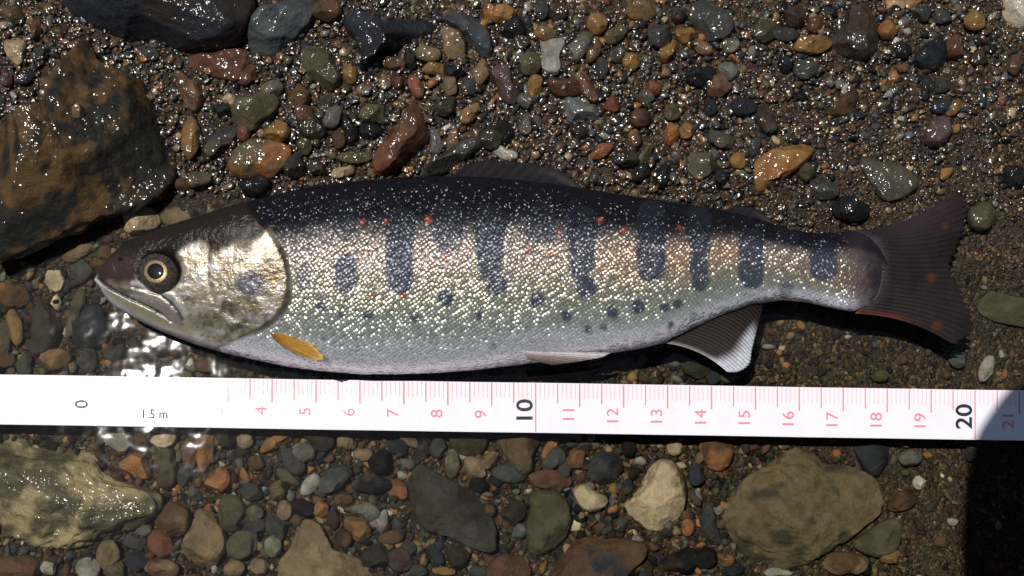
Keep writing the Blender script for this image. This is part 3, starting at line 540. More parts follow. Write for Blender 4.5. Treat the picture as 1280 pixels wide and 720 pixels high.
for px, py, a, b, an, cc, kind, wet in small:
    sd += 1
    r = np.random.RandomState(sd)
    n = 9 if kind == 'a' else 16
    t = np.sort((np.arange(n) + r.uniform(-.3, .3, n)) / n * 2 * np.pi)
    rad = 1 + r.uniform(-.17, .14, n) * (1 if kind == 'a' else .4)
    ex, ey = a * 1.06 * rad * np.cos(t), b * 1.06 * rad * np.sin(t)
    ox = px + ex * math.cos(an) - ey * math.sin(an); oy = py + ex * math.sin(an) + ey * math.cos(an)
    w0 = W(np.array([px]), np.array([py]), 0.0)[0]
    gz = float(ground_z(w0[0], w0[1]))
    on_boulder = px < 130 and 120 < py < 240
    s = math.sqrt(a * b) / PXCM
    T = min(a, b) / PXCM * r.uniform(.75, 1.0)
    zc = gz + 0.07 + 0.35 * T * r.uniform(.2, 1)
    if not wet:
        T *= 0.8
        zc = gz + 0.12 + 0.3 * T * r.uniform(0, 1)
        if zc + T > -0.05: zc = -0.05 - T
    if on_boulder:
        zc = None
    todo.append((px, py, a, b, ox, oy, zc, T, kind, wet, cc, sd, s))
    STONES.append((px, py, math.sqrt(a * b)))

from mathutils.bvhtree import BVHTree
bo = [o for o in COL.objects if o.name == "boulder"][0]
bv = BVHTree.FromPolygons([tuple(np.array(v.co + bo.location) / U) for v in bo.data.vertices], [tuple(p.vertices) for p in bo.data.polygons])
for px, py, a, b, ox, oy, zc, T, kind, wet, cc, sdd, s in todo:
    on_b = zc is None
    if on_b:
        p0 = W(np.array([px, px]), np.array([py, py]), np.array([3.0, 0.0]))
        hit = bv.ray_cast(Vector(p0[0]), Vector(p0[1] - p0[0]).normalized())[0]
        zc = (hit.z if hit else 0.4) + T * 0.3
    p3 = W(ox, oy, zc + 0.2 * T)
    c1 = pal(cc[0], wet); c2 = pal(cc[1], wet) if len(cc) > 1 else c1 * 0.6
    res = 12 if s < 0.25 else (16 if s < 0.45 else 22)
    ob = make_stone("pebble", p3[:, :2], zc, T, sdd, c1, c2, angular=0.9 if kind == 'a' else 0.4, slab=.7 if kind == 'r' else .6,
                    res=res, mat=M_WET if wet else M_SUB, amp=.07 if kind == 'r' else .10, patch=(.1, .4))
    sz = "tiny" if s < .17 else "small" if s < .30 else "middling" if s < .5 else "big"
    sh = "rounded" if kind == 'r' else "angular"
    if max(a, b) > 1.75 * min(a, b): sh = "long " + sh
    col = PAL[cc[0]][1]
    near = sorted(LAND_X, key=lambda l: (l[0] - px) ** 2 + (l[1] - py) ** 2)
    k = int(round((px - 120) / 54.95))
    if on_b: where = "lying on top of the streaked olive boulder"
    elif 0 < py - TAPE_BOT(px) < 26: where = "at the tape's plain edge by mark %d" % k
    elif 0 < TAPE_TOP(px) - py < 22: where = "at the tape's graduated edge by mark %d" % k
    else: where = "beside " + near[0][2]
    lab = "%s %s %s pebble %s" % (sz, sh, col, where)
    head_ = "%s %s %s pebble" % (sz, sh, col)
    if lab in labels:
        for l2 in (lab + ", towards " + near[1][2], "%s between %s and %s" % (head_, near[0][2], near[1][2]), "%s near %s and %s" % (head_, near[1][2], near[2][2]),
                   "%s close to %s" % (head_, near[0][2]), "%s not far from %s" % (head_, near[2][2])):
            if l2 not in labels and len(l2.split()) <= 16:
                lab = l2
                break
    labels.setdefault(lab, []).append(ob)
    tag(ob, lab, "pebble", "pebbles of the stream bed")

# ------------------------------------------------------------------ fine gravel (nobody could count it)
def ico(sub):
    g5 = (1 + 5 ** .5) / 2
    v = [(-1, g5, 0), (1, g5, 0), (-1, -g5, 0), (1, -g5, 0), (0, -1, g5), (0, 1, g5), (0, -1, -g5), (0, 1, -g5), (g5, 0, -1), (g5, 0, 1), (-g5, 0, -1), (-g5, 0, 1)]
    v = [np.array(a) / np.linalg.norm(a) for a in v]
    f = [(0, 11, 5), (0, 5, 1), (0, 1, 7), (0, 7, 10), (0, 10, 11), (1, 5, 9), (5, 11, 4), (11, 10, 2), (10, 7, 6), (7, 1, 8), (3, 9, 4), (3, 4, 2), (3, 2, 6), (3, 6, 8), (3, 8, 9), (4, 9, 5), (2, 4, 11), (6, 2, 10), (8, 6, 7), (9, 8, 1)]
    for _ in range(sub):
        cache = {}; nf = []
        def mid(a, b):
            k = (min(a, b), max(a, b))
            if k not in cache:
                m = v[a] + v[b]; v.append(m / np.linalg.norm(m)); cache[k] = len(v) - 1
            return cache[k]
        for a, b, c in f:
            x, y, z = mid(a, b), mid(b, c), mid(c, a)
            nf += [(a, x, z), (b, y, x), (c, z, y), (x, y, z)]
        f = nf
    return np.array(v), np.array(f)

def octa():
    v = [(1, 0, 0), (-1, 0, 0), (0, 1, 0), (0, -1, 0), (0, 0, 1), (0, 0, -1)]
    v = [np.array(a, float) for a in v]
    f = [(0, 2, 4), (2, 1, 4), (1, 3, 4), (3, 0, 4), (2, 0, 5), (1, 2, 5), (3, 1, 5), (0, 3, 5)]
    cache = {}; nf = []
    def mid(a, b):
        k = (min(a, b), max(a, b))
        if k not in cache:
            m = v[a] + v[b]; v.append(m / np.linalg.norm(m)); cache[k] = len(v) - 1
        return cache[k]
    for a, b, c in f:
        x, y, z = mid(a, b), mid(b, c), mid(c, a)
        nf += [(a, x, z), (b, y, x), (c, z, y), (x, y, z)]
    return np.array(v), np.array(nf)

FT = lambda x: np.interp(x, [118, 124, 142, 200, 280, 400, 550, 700, 850, 980, 1070], [351, 341, 317, 286, 262, 232, 220, 231, 254, 285, 287])
FB = lambda x: np.interp(x, [118, 124, 142, 200, 280, 400, 500, 700, 830, 940, 1070], [353, 356, 384, 415, 442, 464, 468, 450, 429, 381, 391])
def gravel(name, n, lo, hi, sub, seed, wet, label, extra=None, zone=None):
    r = np.random.RandomState(seed)
    px = r.uniform(-60, 1340, n); py = r.uniform(-60, 790, n)
    rad = lo * (hi / lo) ** (r.uniform(0, 1, n) ** 1.5)
    # finer on the sandy side by the tail
    fine = sm(820, 1150, px) * sm(120, 330, py)
    rad = rad * (1 - 0.42 * fine)
    shore = np.interp(px, SHORE[:, 0], SHORE[:, 1])
    keep = (py < shore + 6) if wet else (py >= shore + 6)
    keep &= ~((px > 150) & (px < 1060) & (py > FT(px) + 30) & (py < FB(px) - 40))      # nothing under the fish
    keep &= ~((py > TAPE_TOP(px) + 12) & (py < TAPE_BOT(px) - 22))                      # nor under the tape
    if sub: keep &= r.uniform(0, 1, n) > fine * .75                                     # sandier by the tail
    px, py, rad = px[keep], py[keep], rad[keep]
    cols = 'kngGlbBoytcrReEsdp'
    wts = np.array([12, 9, 14, 6, 2, 18, 22, 3, 5, 8, 2, 5, 1.5, 11, 14, 2, 2, 2], float)
    ci = r.choice(len(cols), len(px), p=wts / wts.sum())
    table = np.array([pal(c, wet) for c in cols])
    colr = table[ci] * r.uniform(.55, 1.35, len(px))[:, None] * (1.0 if sub else .72)
    if extra:
        ex = [e for e in extra if e[7] == wet]
        px = np.append(px, [e[0] for e in ex]); py = np.append(py, [e[1] for e in ex])
        rad = np.append(rad, [math.sqrt(e[2] * e[3]) / PXCM for e in ex])
        colr = np.vstack([colr, [pal(e[5][0], wet) for e in ex]])
    p = W(px, py, 0.0)
    gz = ground_z(p[:, 0], p[:, 1])
    p = W(px, py, gz)
    p[:, 2] = gz + rad * r.uniform(-.15, .45, len(px))
    if not wet: p[:, 2] = np.minimum(p[:, 2], -0.07 - rad)
    v, f = octa() if sub else ico(0)
    m = len(px)
    jit = 1 + r.uniform(-.28, .22, (m, len(v)))
    q = v[None] * jit[..., None]
    if sub:
        for _ in range(5):
            nn = r.normal(size=(m, 3)); nn /= np.linalg.norm(nn, axis=1)[:, None]
            ex = np.clip(np.einsum('mvi,mi->mv', q, nn) - r.uniform(.5, .8, m)[:, None], 0, None)
            q = q - ex[..., None] * nn[:, None]
    # random rotation with flattening
    A = r.normal(size=(m, 3, 3)); Q, _ = np.linalg.qr(A)
    sc = np.stack([r.uniform(.95, 1.5, m), r.uniform(.75, 1.1, m), r.uniform(.5, .85, m)], 1) * rad[:, None]
    q = q * sc[:, None, :]
    q = np.einsum('mij,mvj->mvi', Q, q)
    q[..., 2] *= .8
    q = q + p[:, None, :]
    F = (f[None] + (np.arange(m) * len(v))[:, None, None]).reshape(-1, 3)
    C = np.repeat(colr, len(v), 0)
    ob = mesh_obj(name, q.reshape(-1, 3), F, M_GRIT if wet else M_SUB, col=np.clip(C, .004, .8), smooth=True)
    tag(ob, label, "gravel", kind="stuff")
    return ob

gravel("gravel", 27000, .045, .16, 1, 1, 1, "mixed wet gravel filling the gaps of the bank above the water", extra_gravel)
gravel("fine_gravel", 30000, .028, .08, 0, 2, 1, "fine glistening wet grit between the stones of the bank")
gravel("submerged_gravel", 19000, .06, .19, 1, 3, 0, "mixed dull gravel lying under the clear water", extra_gravel)
gravel("submerged_grit", 30000, .028, .08, 0, 4, 0, "fine brown grit under the clear water")

# ------------------------------------------------------------------ the fish
FZ, ROLL = 0.86, 0.40
TOPC = np.array([(118, 350), (124, 341), (131, 330), (142, 317), (165, 301), (200, 286), (240, 274), (280, 262), (320, 250), (360, 240), (400, 232),
                 (450, 226), (500, 222), (550, 220), (600, 221), (650, 225), (700, 231), (750, 239), (800, 247), (850, 254), (900, 262),
                 (940, 272), (980, 285), (1010, 291), (1040, 291), (1068, 288), (1088, 297), (1102, 314), (1110, 330)], float)
BOTC = np.array([(118, 352), (124, 356), (131, 372), (142, 384), (165, 398), (200, 415), (240, 430), (280, 442), (320, 451), (360, 459), (400, 464),
                 (450, 468), (500, 468), (550, 466), (600, 462), (650, 456), (700, 450), (750, 444), (800, 436), (830, 429), (860, 415),
                 (900, 396), (940, 381), (980, 375), (1010, 378), (1040, 385), (1068, 390), (1088, 381), (1102, 366), (1110, 350)], float)
THK = np.array([(118, .05), (124, .22), (142, .40), (180, .62), (240, .86), (320, 1.05), (420, 1.18), (560, 1.2), (700, 1.08), (820, .86), (920, .62),
                (1000, .44), (1050, .31), (1080, .19), (1100, .09), (1110, .03)], float)
def smooth_curve(c, lo=118, hi=1110, n=1200, k=9):
    x = np.linspace(lo, hi, n)
    y = np.interp(x, c[:, 0], c[:, 1])
    ker = np.hanning(2 * k + 3)[1:-1]; ker /= ker.sum()
    yp = np.concatenate([2 * y[0] - y[k:0:-1], y, 2 * y[-1] - y[-2:-k - 2:-1]])
    return x, np.convolve(yp, ker, 'valid')
fx, ftop = smooth_curve(TOPC); _, fbot = smooth_curve(BOTC); _, fthk = smooth_curve(THK)
ftopi = lambda x: np.interp(x, fx, ftop); fboti = lambda x: np.interp(x, fx, fbot); fthki = lambda x: np.interp(x, fx, fthk)

OPER = np.array([(240, 292), (255, 306), (270, 321), (290, 338), (310, 351), (330, 359), (350, 363), (370, 362), (385, 357), (400, 345), (412, 327), (425, 298), (440, 262), (460, 220)], float)
def oper_d(PX, PY):            # signed distance-like: positive behind the gill cover (body side)
    return PX - np.interp(PY, OPER[:, 0], OPER[:, 1])
def seg_dist(PX, PY, pts):
    pts = np.asarray(pts, float); d = np.full(PX.shape, 1e9)
    for a, b in zip(pts[:-1], pts[1:]):
        ab = b - a; t = np.clip(((PX - a[0]) * ab[0] + (PY - a[1]) * ab[1]) / (ab @ ab), 0, 1)
        d = np.minimum(d, np.hypot(PX - a[0] - t * ab[0], PY - a[1] - t * ab[1]))
    return d
MOUTH = [(122, 347), (134, 357), (146, 364), (164, 373), (182, 381), (200, 391), (214, 401)]
MAXB = [(166, 358), (182, 362), (200, 368), (213, 378), (223, 389), (228, 399)]
PREOP = [(262, 306), (258, 335), (262, 365), (278, 390), (304, 404), (330, 405)]

def fish_surface():
    nu, nf = 560, 230
    px = 118 + (1110 - 118) * (np.linspace(0, 1, nu) * .88 + .12 * (1 - np.cos(np.linspace(0, np.pi, nu))) / 2)
    rl = ROLL * np.clip(fthki(px) / 1.0, .15, 1); T = fthki(px)
    up = np.linspace(0, np.pi, 165, endpoint=False)                       # camera-facing half
    ph = np.concatenate([up - 0.25 * np.sin(2 * up) * .3, np.linspace(np.pi, 2 * np.pi, nf - 165, endpoint=False)])
    cs, sn = np.cos(ph), np.sin(ph)
    sn2 = np.sign(sn) * np.abs(sn) ** 0.68
    ty, by = ftopi(px), fboti(px)
    for _ in range(4):        # the rounded flank, not its mid-line, makes the outline
        top = W(px, ty, FZ + rl); bot = W(px, by, FZ - rl)
        c = (top + bot) / 2; h = (top - bot) / 2
        q = c[:, None] + h[:, None] * cs[None, :, None]
        full_ = q.copy(); full_[..., 2] += T[:, None] * sn2[None]
        yy = P(full_)[1]
        k9 = np.ones(9) / 9
        e1 = np.convolve(np.pad(yy.min(1) - ftopi(px), 4, 'edge'), k9, 'valid'); e2 = np.convolve(np.pad(yy.max(1) - fboti(px), 4, 'edge'), k9, 'valid')
        ty = ty - e1 * .8; by = np.maximum(by - e2 * .8, ty + 1.0)
    m = q.copy()
    q[..., 2] += T[:, None] * sn2[None]
    m[..., 2] += T[:, None] * np.abs(sn2)[None]
    return q, px, ph, m, np.sign(sn)
Q, FPX, FPH, mir, SGN = fish_surface()
PXm, PYm = P(mir)
NF = Noise(77, 4)
q2 = np.stack([PXm * .02, PYm * .02, PXm * 0], -1)
def fnoise(s, k=0.0): return NF(q2 * s + k)
jx = 3.0 * fnoise(6, 3.3) + 1.2 * fnoise(22, 8); jy = 3.0 * fnoise(6, 9.1) + 1.2 * fnoise(22, 2)
JX, JY = PXm + jx * .6, PYm + jy * .6
# relief of the head: gill cover, jaw, eye socket
od = oper_d(PXm, PYm)
head = 1 - sm(-2, 6, od)
relief = 0.085 * (1 - sm(-5, 4, od)) * sm(-140, -20, od)
md = seg_dist(PXm, PYm, MOUTH); xd = seg_dist(PXm, PYm, MAXB); pd_ = seg_dist(PXm, PYm, PREOP)
relief -= 0.07 * np.exp(-(md / 2.6) ** 2)
relief -= 0.035 * np.exp(-(xd / 2.6) ** 2)
relief += 0.03 * np.exp(-(seg_dist(PXm, PYm, [(a + 3, b - 6) for a, b in MAXB]) / 4.5) ** 2)
relief -= 0.02 * np.exp(-(pd_ / 3.5) ** 2)
ed = np.hypot(PXm - 200, (PYm - 339) * 1.05)
relief -= 0.10 * (1 - sm(18, 33, ed))
relief += head * 0.012 * fnoise(4.0, 1.0) * sm(0.2, .6, np.abs(np.sin(FPH))[None])
sgn = SGN[None]
Q[..., 2] += relief * sgn * sm(0, .45, np.abs(np.sin(FPH)))[None]

# ---- colour of the skin
TT = (PYm - ftopi(PXm)) / np.maximum(fboti(PXm) - ftopi(PXm), 1)
TT = np.clip(TT + 0.02 * fnoise(3, 4.4), 0, 1)
def C(*c): return lin(c) * 0.86
def lay(base, col, m): return base * (1 - m[..., None]) + np.asarray(col) * m[..., None]
stops = [(0.0, C(14, 14, 18)), (.15, C(18, 18, 24)), (.21, C(50, 50, 56)), (.28, C(112, 106, 102)), (.40, C(166, 154, 144)), (.54, C(160, 152, 138)),
         (.66, C(154, 156, 140)), (.80, C(178, 182, 174)), (.87, C(224, 225, 230)), (1.0, C(244, 243, 250))]
tx = np.array([s[0] for s in stops]); tc = np.array([s[1] for s in stops])
skin = np.stack([np.interp(TT, tx, tc[:, k]) for k in range(3)], -1)
# tail stalk is greyer, warm bars between the marks
skin = lay(skin, C(150, 128, 112), sm(930, 1060, PXm) * sm(.2, .5, TT) * (1 - sm(.62, .9, TT)) * .8)
skin = lay(skin, C(190, 152, 120), sm(700, 800, PXm) * (1 - sm(930, 970, PXm)) * np.exp(-((TT - .42) / .12) ** 2) * .6)
skin = lay(skin, C(104, 88, 94), sm(1040, 1080, PXm + 8 * fnoise(5, 3)) * .7)
skin = lay(skin, C(62, 53, 54), sm(1066, 1100, PXm + 10 * fnoise(7, 6)))
skin = skin * (1 + .10 * fnoise(14, 2)[..., None])
mark = np.zeros_like(TT)
def cap(x, y0, y1, w, s=1.0, w2=None, soft=3.0):
    """a parr mark: a capsule from y0 to y1"""
    global mark
    w2 = w if w2 is None else w2
    f = np.clip((JY - y0) / max(y1 - y0, 1), 0, 1); ww = w * (1 - f) + w2 * f
    r0 = ww / 2
    yy = np.clip(JY, y0 + w / 2, max(y0 + w / 2, y1 - w2 / 2))
    d = np.hypot(JX - x, JY - yy) - r0
    mark = np.maximum(mark, (1 - sm(-soft, soft, d)) * s)
for a in [(433, 318, 366, 28, .9), (500, 258, 368, 40, .95, 32), (560, 250, 318, 38, .7), (612, 255, 350, 44, .95, 30), (621, 342, 368, 28, 1),
          (676, 252, 305, 40, .7), (727, 256, 352, 42, .95, 28), (732, 345, 368, 28, 1), (814, 250, 352, 36, 1, 38), (874, 256, 350, 30, 1, 24),
          (875, 340, 365, 24, 1), (939, 285, 361, 36, 1, 30), (1029, 300, 352, 36, 1), (982, 351, 368, 20, .7), (380, 328, 362, 20, .6), (430, 250, 300, 34, .5),
          (985, 280, 305, 26, .5)]:
    cap(*a)
for x, y, r_, s in [(402, 383, 7.5, .9), (558, 373, 10.5, 1), (671, 375, 9.5, 1), (460, 394, 7, .95), (518, 397, 6.5, .95), (599, 395, 5.5, .9), (424, 393, 4.5, .7),
                 (709, 395, 7, .95), (735, 411, 5.5, .9), (765, 390, 7.5, 1), (797, 384, 9, 1), (832, 384, 6.5, 1), (848, 380, 6.5, 1), (838, 407, 4.5, .9),
                 (867, 395, 5, .6), (755, 409, 4.8, .8), (406, 424, 3.4, .7), (617, 433, 4.5, .6), (659, 410, 3.2, .6), (480, 432, 2.6, .4), (560, 430, 2.6, .4)]:
    mark = np.maximum(mark, (1 - sm(r_ - 2.2, r_ + 2.2, np.hypot(JX - x, JY - y))) * s)
mark *= 1 - head
mark = np.clip(mark * (1 + .25 * fnoise(20, 5)), 0, 1)
skin = lay(skin, C(62, 69, 86), mark * .95)
skin = lay(skin, C(20, 20, 26), (1 - sm(.14, .34, TT + .03 * fnoise(5, 7) - .05 * mark)) * .85 * (1 - head))
red = np.zeros_like(TT)
for x, y, r_ in [(453, 278, 3.2), (483, 278, 3), (535, 276, 4.2), (580, 312, 4), (660, 314, 3.6), (687, 316, 4.2), (466, 370, 3.2), (505, 370, 3.8), (750, 276, 3.6),
                 (461, 315, 2.6), (432, 315, 2.6), (780, 287, 4.2), (412, 318, 2.6), (556, 320, 3), (850, 285, 3), (700, 290, 2.6)]:
    red = np.maximum(red, 1 - sm(r_ - 1.6, r_ + 1.6, np.hypot(JX - x, JY - y)))
skin = lay(skin, C(170, 72, 48), red * (1 - head) * .6)
# ---- head
hb = np.stack([np.full_like(TT, v) for v in C(176, 164, 142)], -1)
m1 = sm(-.25, .5, fnoise(3.6, 2)); m2 = sm(.0, .5, fnoise(5.5, 6)); m3 = sm(.12, .55, fnoise(8, 1))
hb = lay(hb, C(112, 92, 64), m1 * .85)
hb = lay(hb, C(214, 208, 200), m2 * .7)
hb = lay(hb, C(70, 66, 62), m3 * .6)
hb = lay(hb, C(96, 84, 60), sm(376, 392, JY) * sm(230, 250, PXm) * sm(-.3, .3, fnoise(6, 11)) * .4)
hb = lay(hb, C(74, 80, 96), (1 - sm(9, 20, np.hypot((JX - 314) / 1.2, JY - 356))) * .8)
dl = np.interp(PXm, [118, 160, 178, 205, 228, 250, 272, 292, 310, 326, 345], [356, 352, 352, 340, 310, 304, 316, 306, 312, 298, 270]) + 3 * fnoise(7, 5)
hb = lay(hb, C(34, 29, 26), 1 - sm(-7, 8, JY - dl))
hb = lay(hb, C(62, 50, 46), (1 - sm(0, 26, np.hypot((JX - 152) / 1.7, JY - 338) - 6)) * .7)
hb = lay(hb, C(92, 78, 60), (1 - sm(8, 17, np.hypot((JX - 306), (JY - 309) * 1.4))) * .8)
jaw_y = np.interp(PXm, [p[0] for p in MOUTH], [p[1] for p in MOUTH])
jaw = sm(0, 5, JY - jaw_y) * (1 - sm(214, 232, PXm - (JY - 400) * .3))
hb = lay(hb, C(160, 158, 150), jaw)
hb = lay(hb, C(172, 156, 100), jaw * np.exp(-((JY - jaw_y - 11) / 5.5) ** 2) * .75)
hb = lay(hb, C(206, 204, 210), sm(-14, -3, JY - fboti(PXm)) * .8)
cheek = sm(0, 4, JY - np.interp(PXm, [p[0] for p in MAXB], [p[1] for p in MAXB])) * (1 - sm(-2, 3, JY - jaw_y)) * sm(160, 175, PXm) * (1 - sm(222, 230, PXm))
hb = lay(hb, C(150, 138, 132), cheek * .8)
hb = lay(hb, C(36, 32, 36), np.exp(-(md / 2.6) ** 2) * (1 - sm(196, 214, PXm)))
hb = lay(hb, C(44, 40, 40), np.exp(-(seg_dist(PXm, PYm, MAXB[2:]) / 2.4) ** 2) * .9)
hb = lay(hb, C(224, 214, 214), np.exp(-(seg_dist(PXm, PYm, [(166, 354), (184, 358), (202, 364), (218, 368), (236, 366)]) / 2.8) ** 2) * .8)
hb = lay(hb, C(90, 76, 56), np.exp(-((od + 3) / 3.2) ** 2) * sm(300, 330, PYm) * .8)
hb = lay(hb, C(15, 14, 15), 1 - sm(25, 31, ed))
hb = lay(hb, C(16, 14, 14), 1 - sm(1.5, 4, np.hypot(JX - 150, JY - 324)))
skin = skin * (1 - head[..., None]) + hb * head[..., None]
silver = sm(.17, .34, TT) * (1 - .35 * mark)
silver = silver * (1 - head) + head * sm(-4, 10, JY - dl) * (1 - (1 - sm(26, 33, ed)))
scal = (1 - head) * (1 - sm(1055, 1085, PXm))
seglen = np.concatenate([[0], np.cumsum(np.linalg.norm(np.diff(Q.mean(1), axis=0), axis=1))])
arc = np.concatenate([np.zeros((len(Q), 1)), np.cumsum(np.linalg.norm(np.diff(Q, axis=1), axis=2), axis=1)], 1)
arc = arc - arc[:, 82:83]
UVc = np.stack([np.repeat(seglen[:, None], Q.shape[1], 1), arc], -1).reshape(-1, 2)

def fish_mat():
    t = NT("fish_skin")
    c = t.col(); s = t.col("Silver")
    sep = t.new("SeparateColor"); t.link(s, sep.inputs[0])
    silv, scl = sep.outputs[0], sep.outputs[1]
    uv = t.new("UVMap")
    v = t.pos()
    mp = t.new("Mapping"); t.link(uv.outputs[0], mp.inputs["Vector"]); mp.inputs["Rotation"].default_value = (0, 0, .6)
    vo = t.new("TexVoronoi"); vo.voronoi_dimensions = '2D'; vo.inputs["Scale"].default_value = 13.5; vo.inputs["Randomness"].default_value = .55
    t.link(mp.outputs[0], vo.inputs["Vector"])
    vs2 = t.new("SeparateColor"); t.link(vo.outputs["Color"], vs2.inputs[0])
    nf = t.noise(v, 60, 2, .6)
    n1 = t.noise(v, 9, 4, .6)
    # scale rims and per-scale tone
    rim = t.math('MULTIPLY', t.ramp(vo.outputs["Distance"], .32, .62), scl)
    c = t.mix(t.math('MULTIPLY', rim, .45), c, t.mix(1.0, c, (.5, .5, .46), 'MULTIPLY'))
    c = t.mix(t.math('MULTIPLY', t.ramp(vs2.outputs[0], .2, .9, -.0, .5), scl), c, t.mix(1.0, c, (1.35, 1.33, 1.3), 'MULTIPLY'))
    t.link(c, t.p.inputs["Base Color"])
    t.link(t.math('MULTIPLY', silv, .62), t.p.inputs["Metallic"])
    t.p.inputs["Roughness"].default_value = .33
    t.link(t.math('MULTIPLY', silv, .4), t.p.inputs["Specular IOR Level"])
    # each scale tilts a little its own way
    geo = t.new("NewGeometry")
    sub = t.new("VectorMath", operation='SUBTRACT'); t.link(vo.outputs["Color"], sub.inputs[0]); sub.inputs[1].default_value = (.5, .5, .5)
    scn = t.new("VectorMath", operation='SCALE'); t.link(sub.outputs[0], scn.inputs[0]); t.link(t.math('MULTIPLY', scl, .85), scn.inputs["Scale"])
    h = t.math('MULTIPLY', vo.outputs["Distance"], scl)
    b = t.bump(h, -.00035, .55)
    b = t.bump(nf, .00006, .5, b)
    nb = t.new("Bump"); nb.inputs["Distance"].default_value = .00028; t.link(n1, nb.inputs["Height"]); t.link(b, nb.inputs["Normal"])
    t.link(t.math('SUBTRACT', 1.0, t.math('MULTIPLY', scl, .75)), nb.inputs["Strength"]); b = nb.outputs[0]
    add = t.new("VectorMath", operation='ADD'); t.link(b, add.inputs[0]); t.link(scn.outputs[0], add.inputs[1])
    nrm = t.new("VectorMath", operation='NORMALIZE'); t.link(add.outputs[0], nrm.inputs[0])
    sc2 = t.new("VectorMath", operation='SCALE'); t.link(scn.outputs[0], sc2.inputs[0]); sc2.inputs["Scale"].default_value = .45
    ad2 = t.new("VectorMath", operation='ADD'); t.link(b, ad2.inputs[0]); t.link(sc2.outputs[0], ad2.inputs[1])
    nr2 = t.new("VectorMath", operation='NORMALIZE'); t.link(ad2.outputs[0], nr2.inputs[0])
    t.link(nr2.outputs[0], t.p.inputs["Normal"])
    t.link(t.math('ADD', t.math('MULTIPLY', silv, .55), .35), t.p.inputs["Coat Weight"])
    t.p.inputs["Coat Roughness"].default_value = .17
    t.p.inputs["Coat IOR"].default_value = 1.45
    t.link(nrm.outputs[0], t.p.inputs["Coat Normal"])
    return t.m
M_FISH = fish_mat()

base_pt = W(np.array([600.0]), np.array([345.0]), 0.0)[0]
fish = bpy.data.objects.new("trout", None)
fish.location = Vector((base_pt[0], base_pt[1], 0)) * U
COL.objects.link(fish)
tag(fish, "silvery trout with dark bars and spots lying on its side on wet gravel", "fish")
bpy.context.view_layer.update()
nu, nf = Q.shape[:2]
V = Q.reshape(-1, 3); Fb = grid_faces(nu, nf, True)
bd = mesh_obj("body", V, Fb[:, ::-1], M_FISH, fish, col=np.clip(skin.reshape(-1, 3), .003, .9),
              extra={"Silver": np.stack([silver, scal, silver * 0], -1).reshape(-1, 3)}, uv=UVc)

def surf_z(px, py):
    s = np.clip((ftopi(px) + fboti(px) - 2 * py) / (fboti(px) - ftopi(px)), -1, 1)
    return FZ + s * ROLL * np.clip(fthki(px), .15, 1) + fthki(px) * np.sqrt(1 - s * s) ** .68

# ---- eye
def simple_mat(name, colr, rough, coat=0.0, spec=.5, metallic=0.0, attr=False, noise=None):
    t = NT(name)
    c = t.col() if attr else None
    if noise:
        n = t.noise(t.pos(), noise[0], 4, .6)
        c = t.mix(t.ramp(n, .35, .65), c if attr else colr, noise[1]) if not attr else t.mix(t.ramp(n, .35, .7, 0, .6), c, t.mix(1.0, c, noise[1], 'MULTIPLY'))
    if c is not None: t.link(c, t.p.inputs["Base Color"])
    else: t.p.inputs["Base Color"].default_value = tuple(colr) + (1,)
    t.p.inputs["Roughness"].default_value = rough
    t.p.inputs["Metallic"].default_value = metallic
    t.p.inputs["Specular IOR Level"].default_value = spec
    t.p.inputs["Coat Weight"].default_value = coat
    t.p.inputs["Coat Roughness"].default_value = .03
    return t.m
M_EYE = simple_mat("eye_skin", (.012, .011, .011), .4, 1.0, spec=.05, noise=(18, (.05, .04, .028)))
M_IRIS = simple_mat("iris_gold", (.34, .24, .10), .3, 1.0, metallic=.4, noise=(25, (.14, .09, .04)))
M_PUPIL = simple_mat("pupil_black", (.003, .003, .005), .4, 1.0, spec=.02)
def dome(cx, cy, r0, r1, lift, name, mat, parent, ec=(200, 339), er=27.0, ez=1.0):
    rr = np.linspace(r0, r1, 14); th = np.linspace(0, 2 * np.pi, 48, endpoint=False)
    R_, T_ = np.meshgrid(rr, th, indexing='ij')
    X_, Y_ = cx + R_ * np.cos(T_), cy + R_ * np.sin(T_) * .97
    e2 = np.clip(((X_ - ec[0]) ** 2 + (Y_ - ec[1]) ** 2) / er ** 2, 0, 1)
    zb = float(surf_z(np.array(ec[0] * 1.0), np.array(ec[1] * 1.0))) - .12
    z = zb + .20 * np.sqrt(1 - e2 * .98) + lift
    p = W(X_, Y_, z)
    return mesh_obj(name, p.reshape(-1, 3), grid_faces(14, 48, True), mat, parent)
eye = dome(200, 339, .3, 27, 0, "eye", M_EYE, fish)
eye.name = "eye"
def child_local(ob, par):     # re-parent a part under another part, keeping it in place
    ob.parent = par; ob.location = (0, 0, 0)
iris = dome(194.5, 339.5, 9.5, 14.5, .006, "iris", M_IRIS, fish); child_local(iris, eye)
pup = dome(194.5, 339.0, .2, 10.3, .010, "pupil", M_PUPIL, fish); child_local(pup, eye)

# ---- fins
def fin_mat():
    t = NT("fin_membrane")
    c = t.col()
    n = t.noise(t.pos(), 12, 4, .6)
    c = t.mix(t.ramp(n, .4, .7, 0, .5), c, t.mix(1.0, c, (.55, .5, .45), 'MULTIPLY'))
    t.link(c, t.p.inputs["Base Color"])
    t.p.inputs["Roughness"].default_value = .5
    t.p.inputs["Specular IOR Level"].default_value = .15
    t.p.inputs["Coat Weight"].default_value = .12
    t.p.inputs["Coat Roughness"].default_value = .12
    tr = t.new("BsdfTransparent")
    a = t.col("Silver"); sp = t.new("SeparateColor"); t.link(a, sp.inputs[0])
    mx = t.new("MixShader"); t.link(sp.outputs[0], mx.inputs[0]); t.link(tr.outputs[0], mx.inputs[1]); t.link(t.p.outputs[0], mx.inputs[2])
    t.link(mx.outputs[0], t.out.inputs["Surface"])
    return t.m
M_FIN = fin_mat()
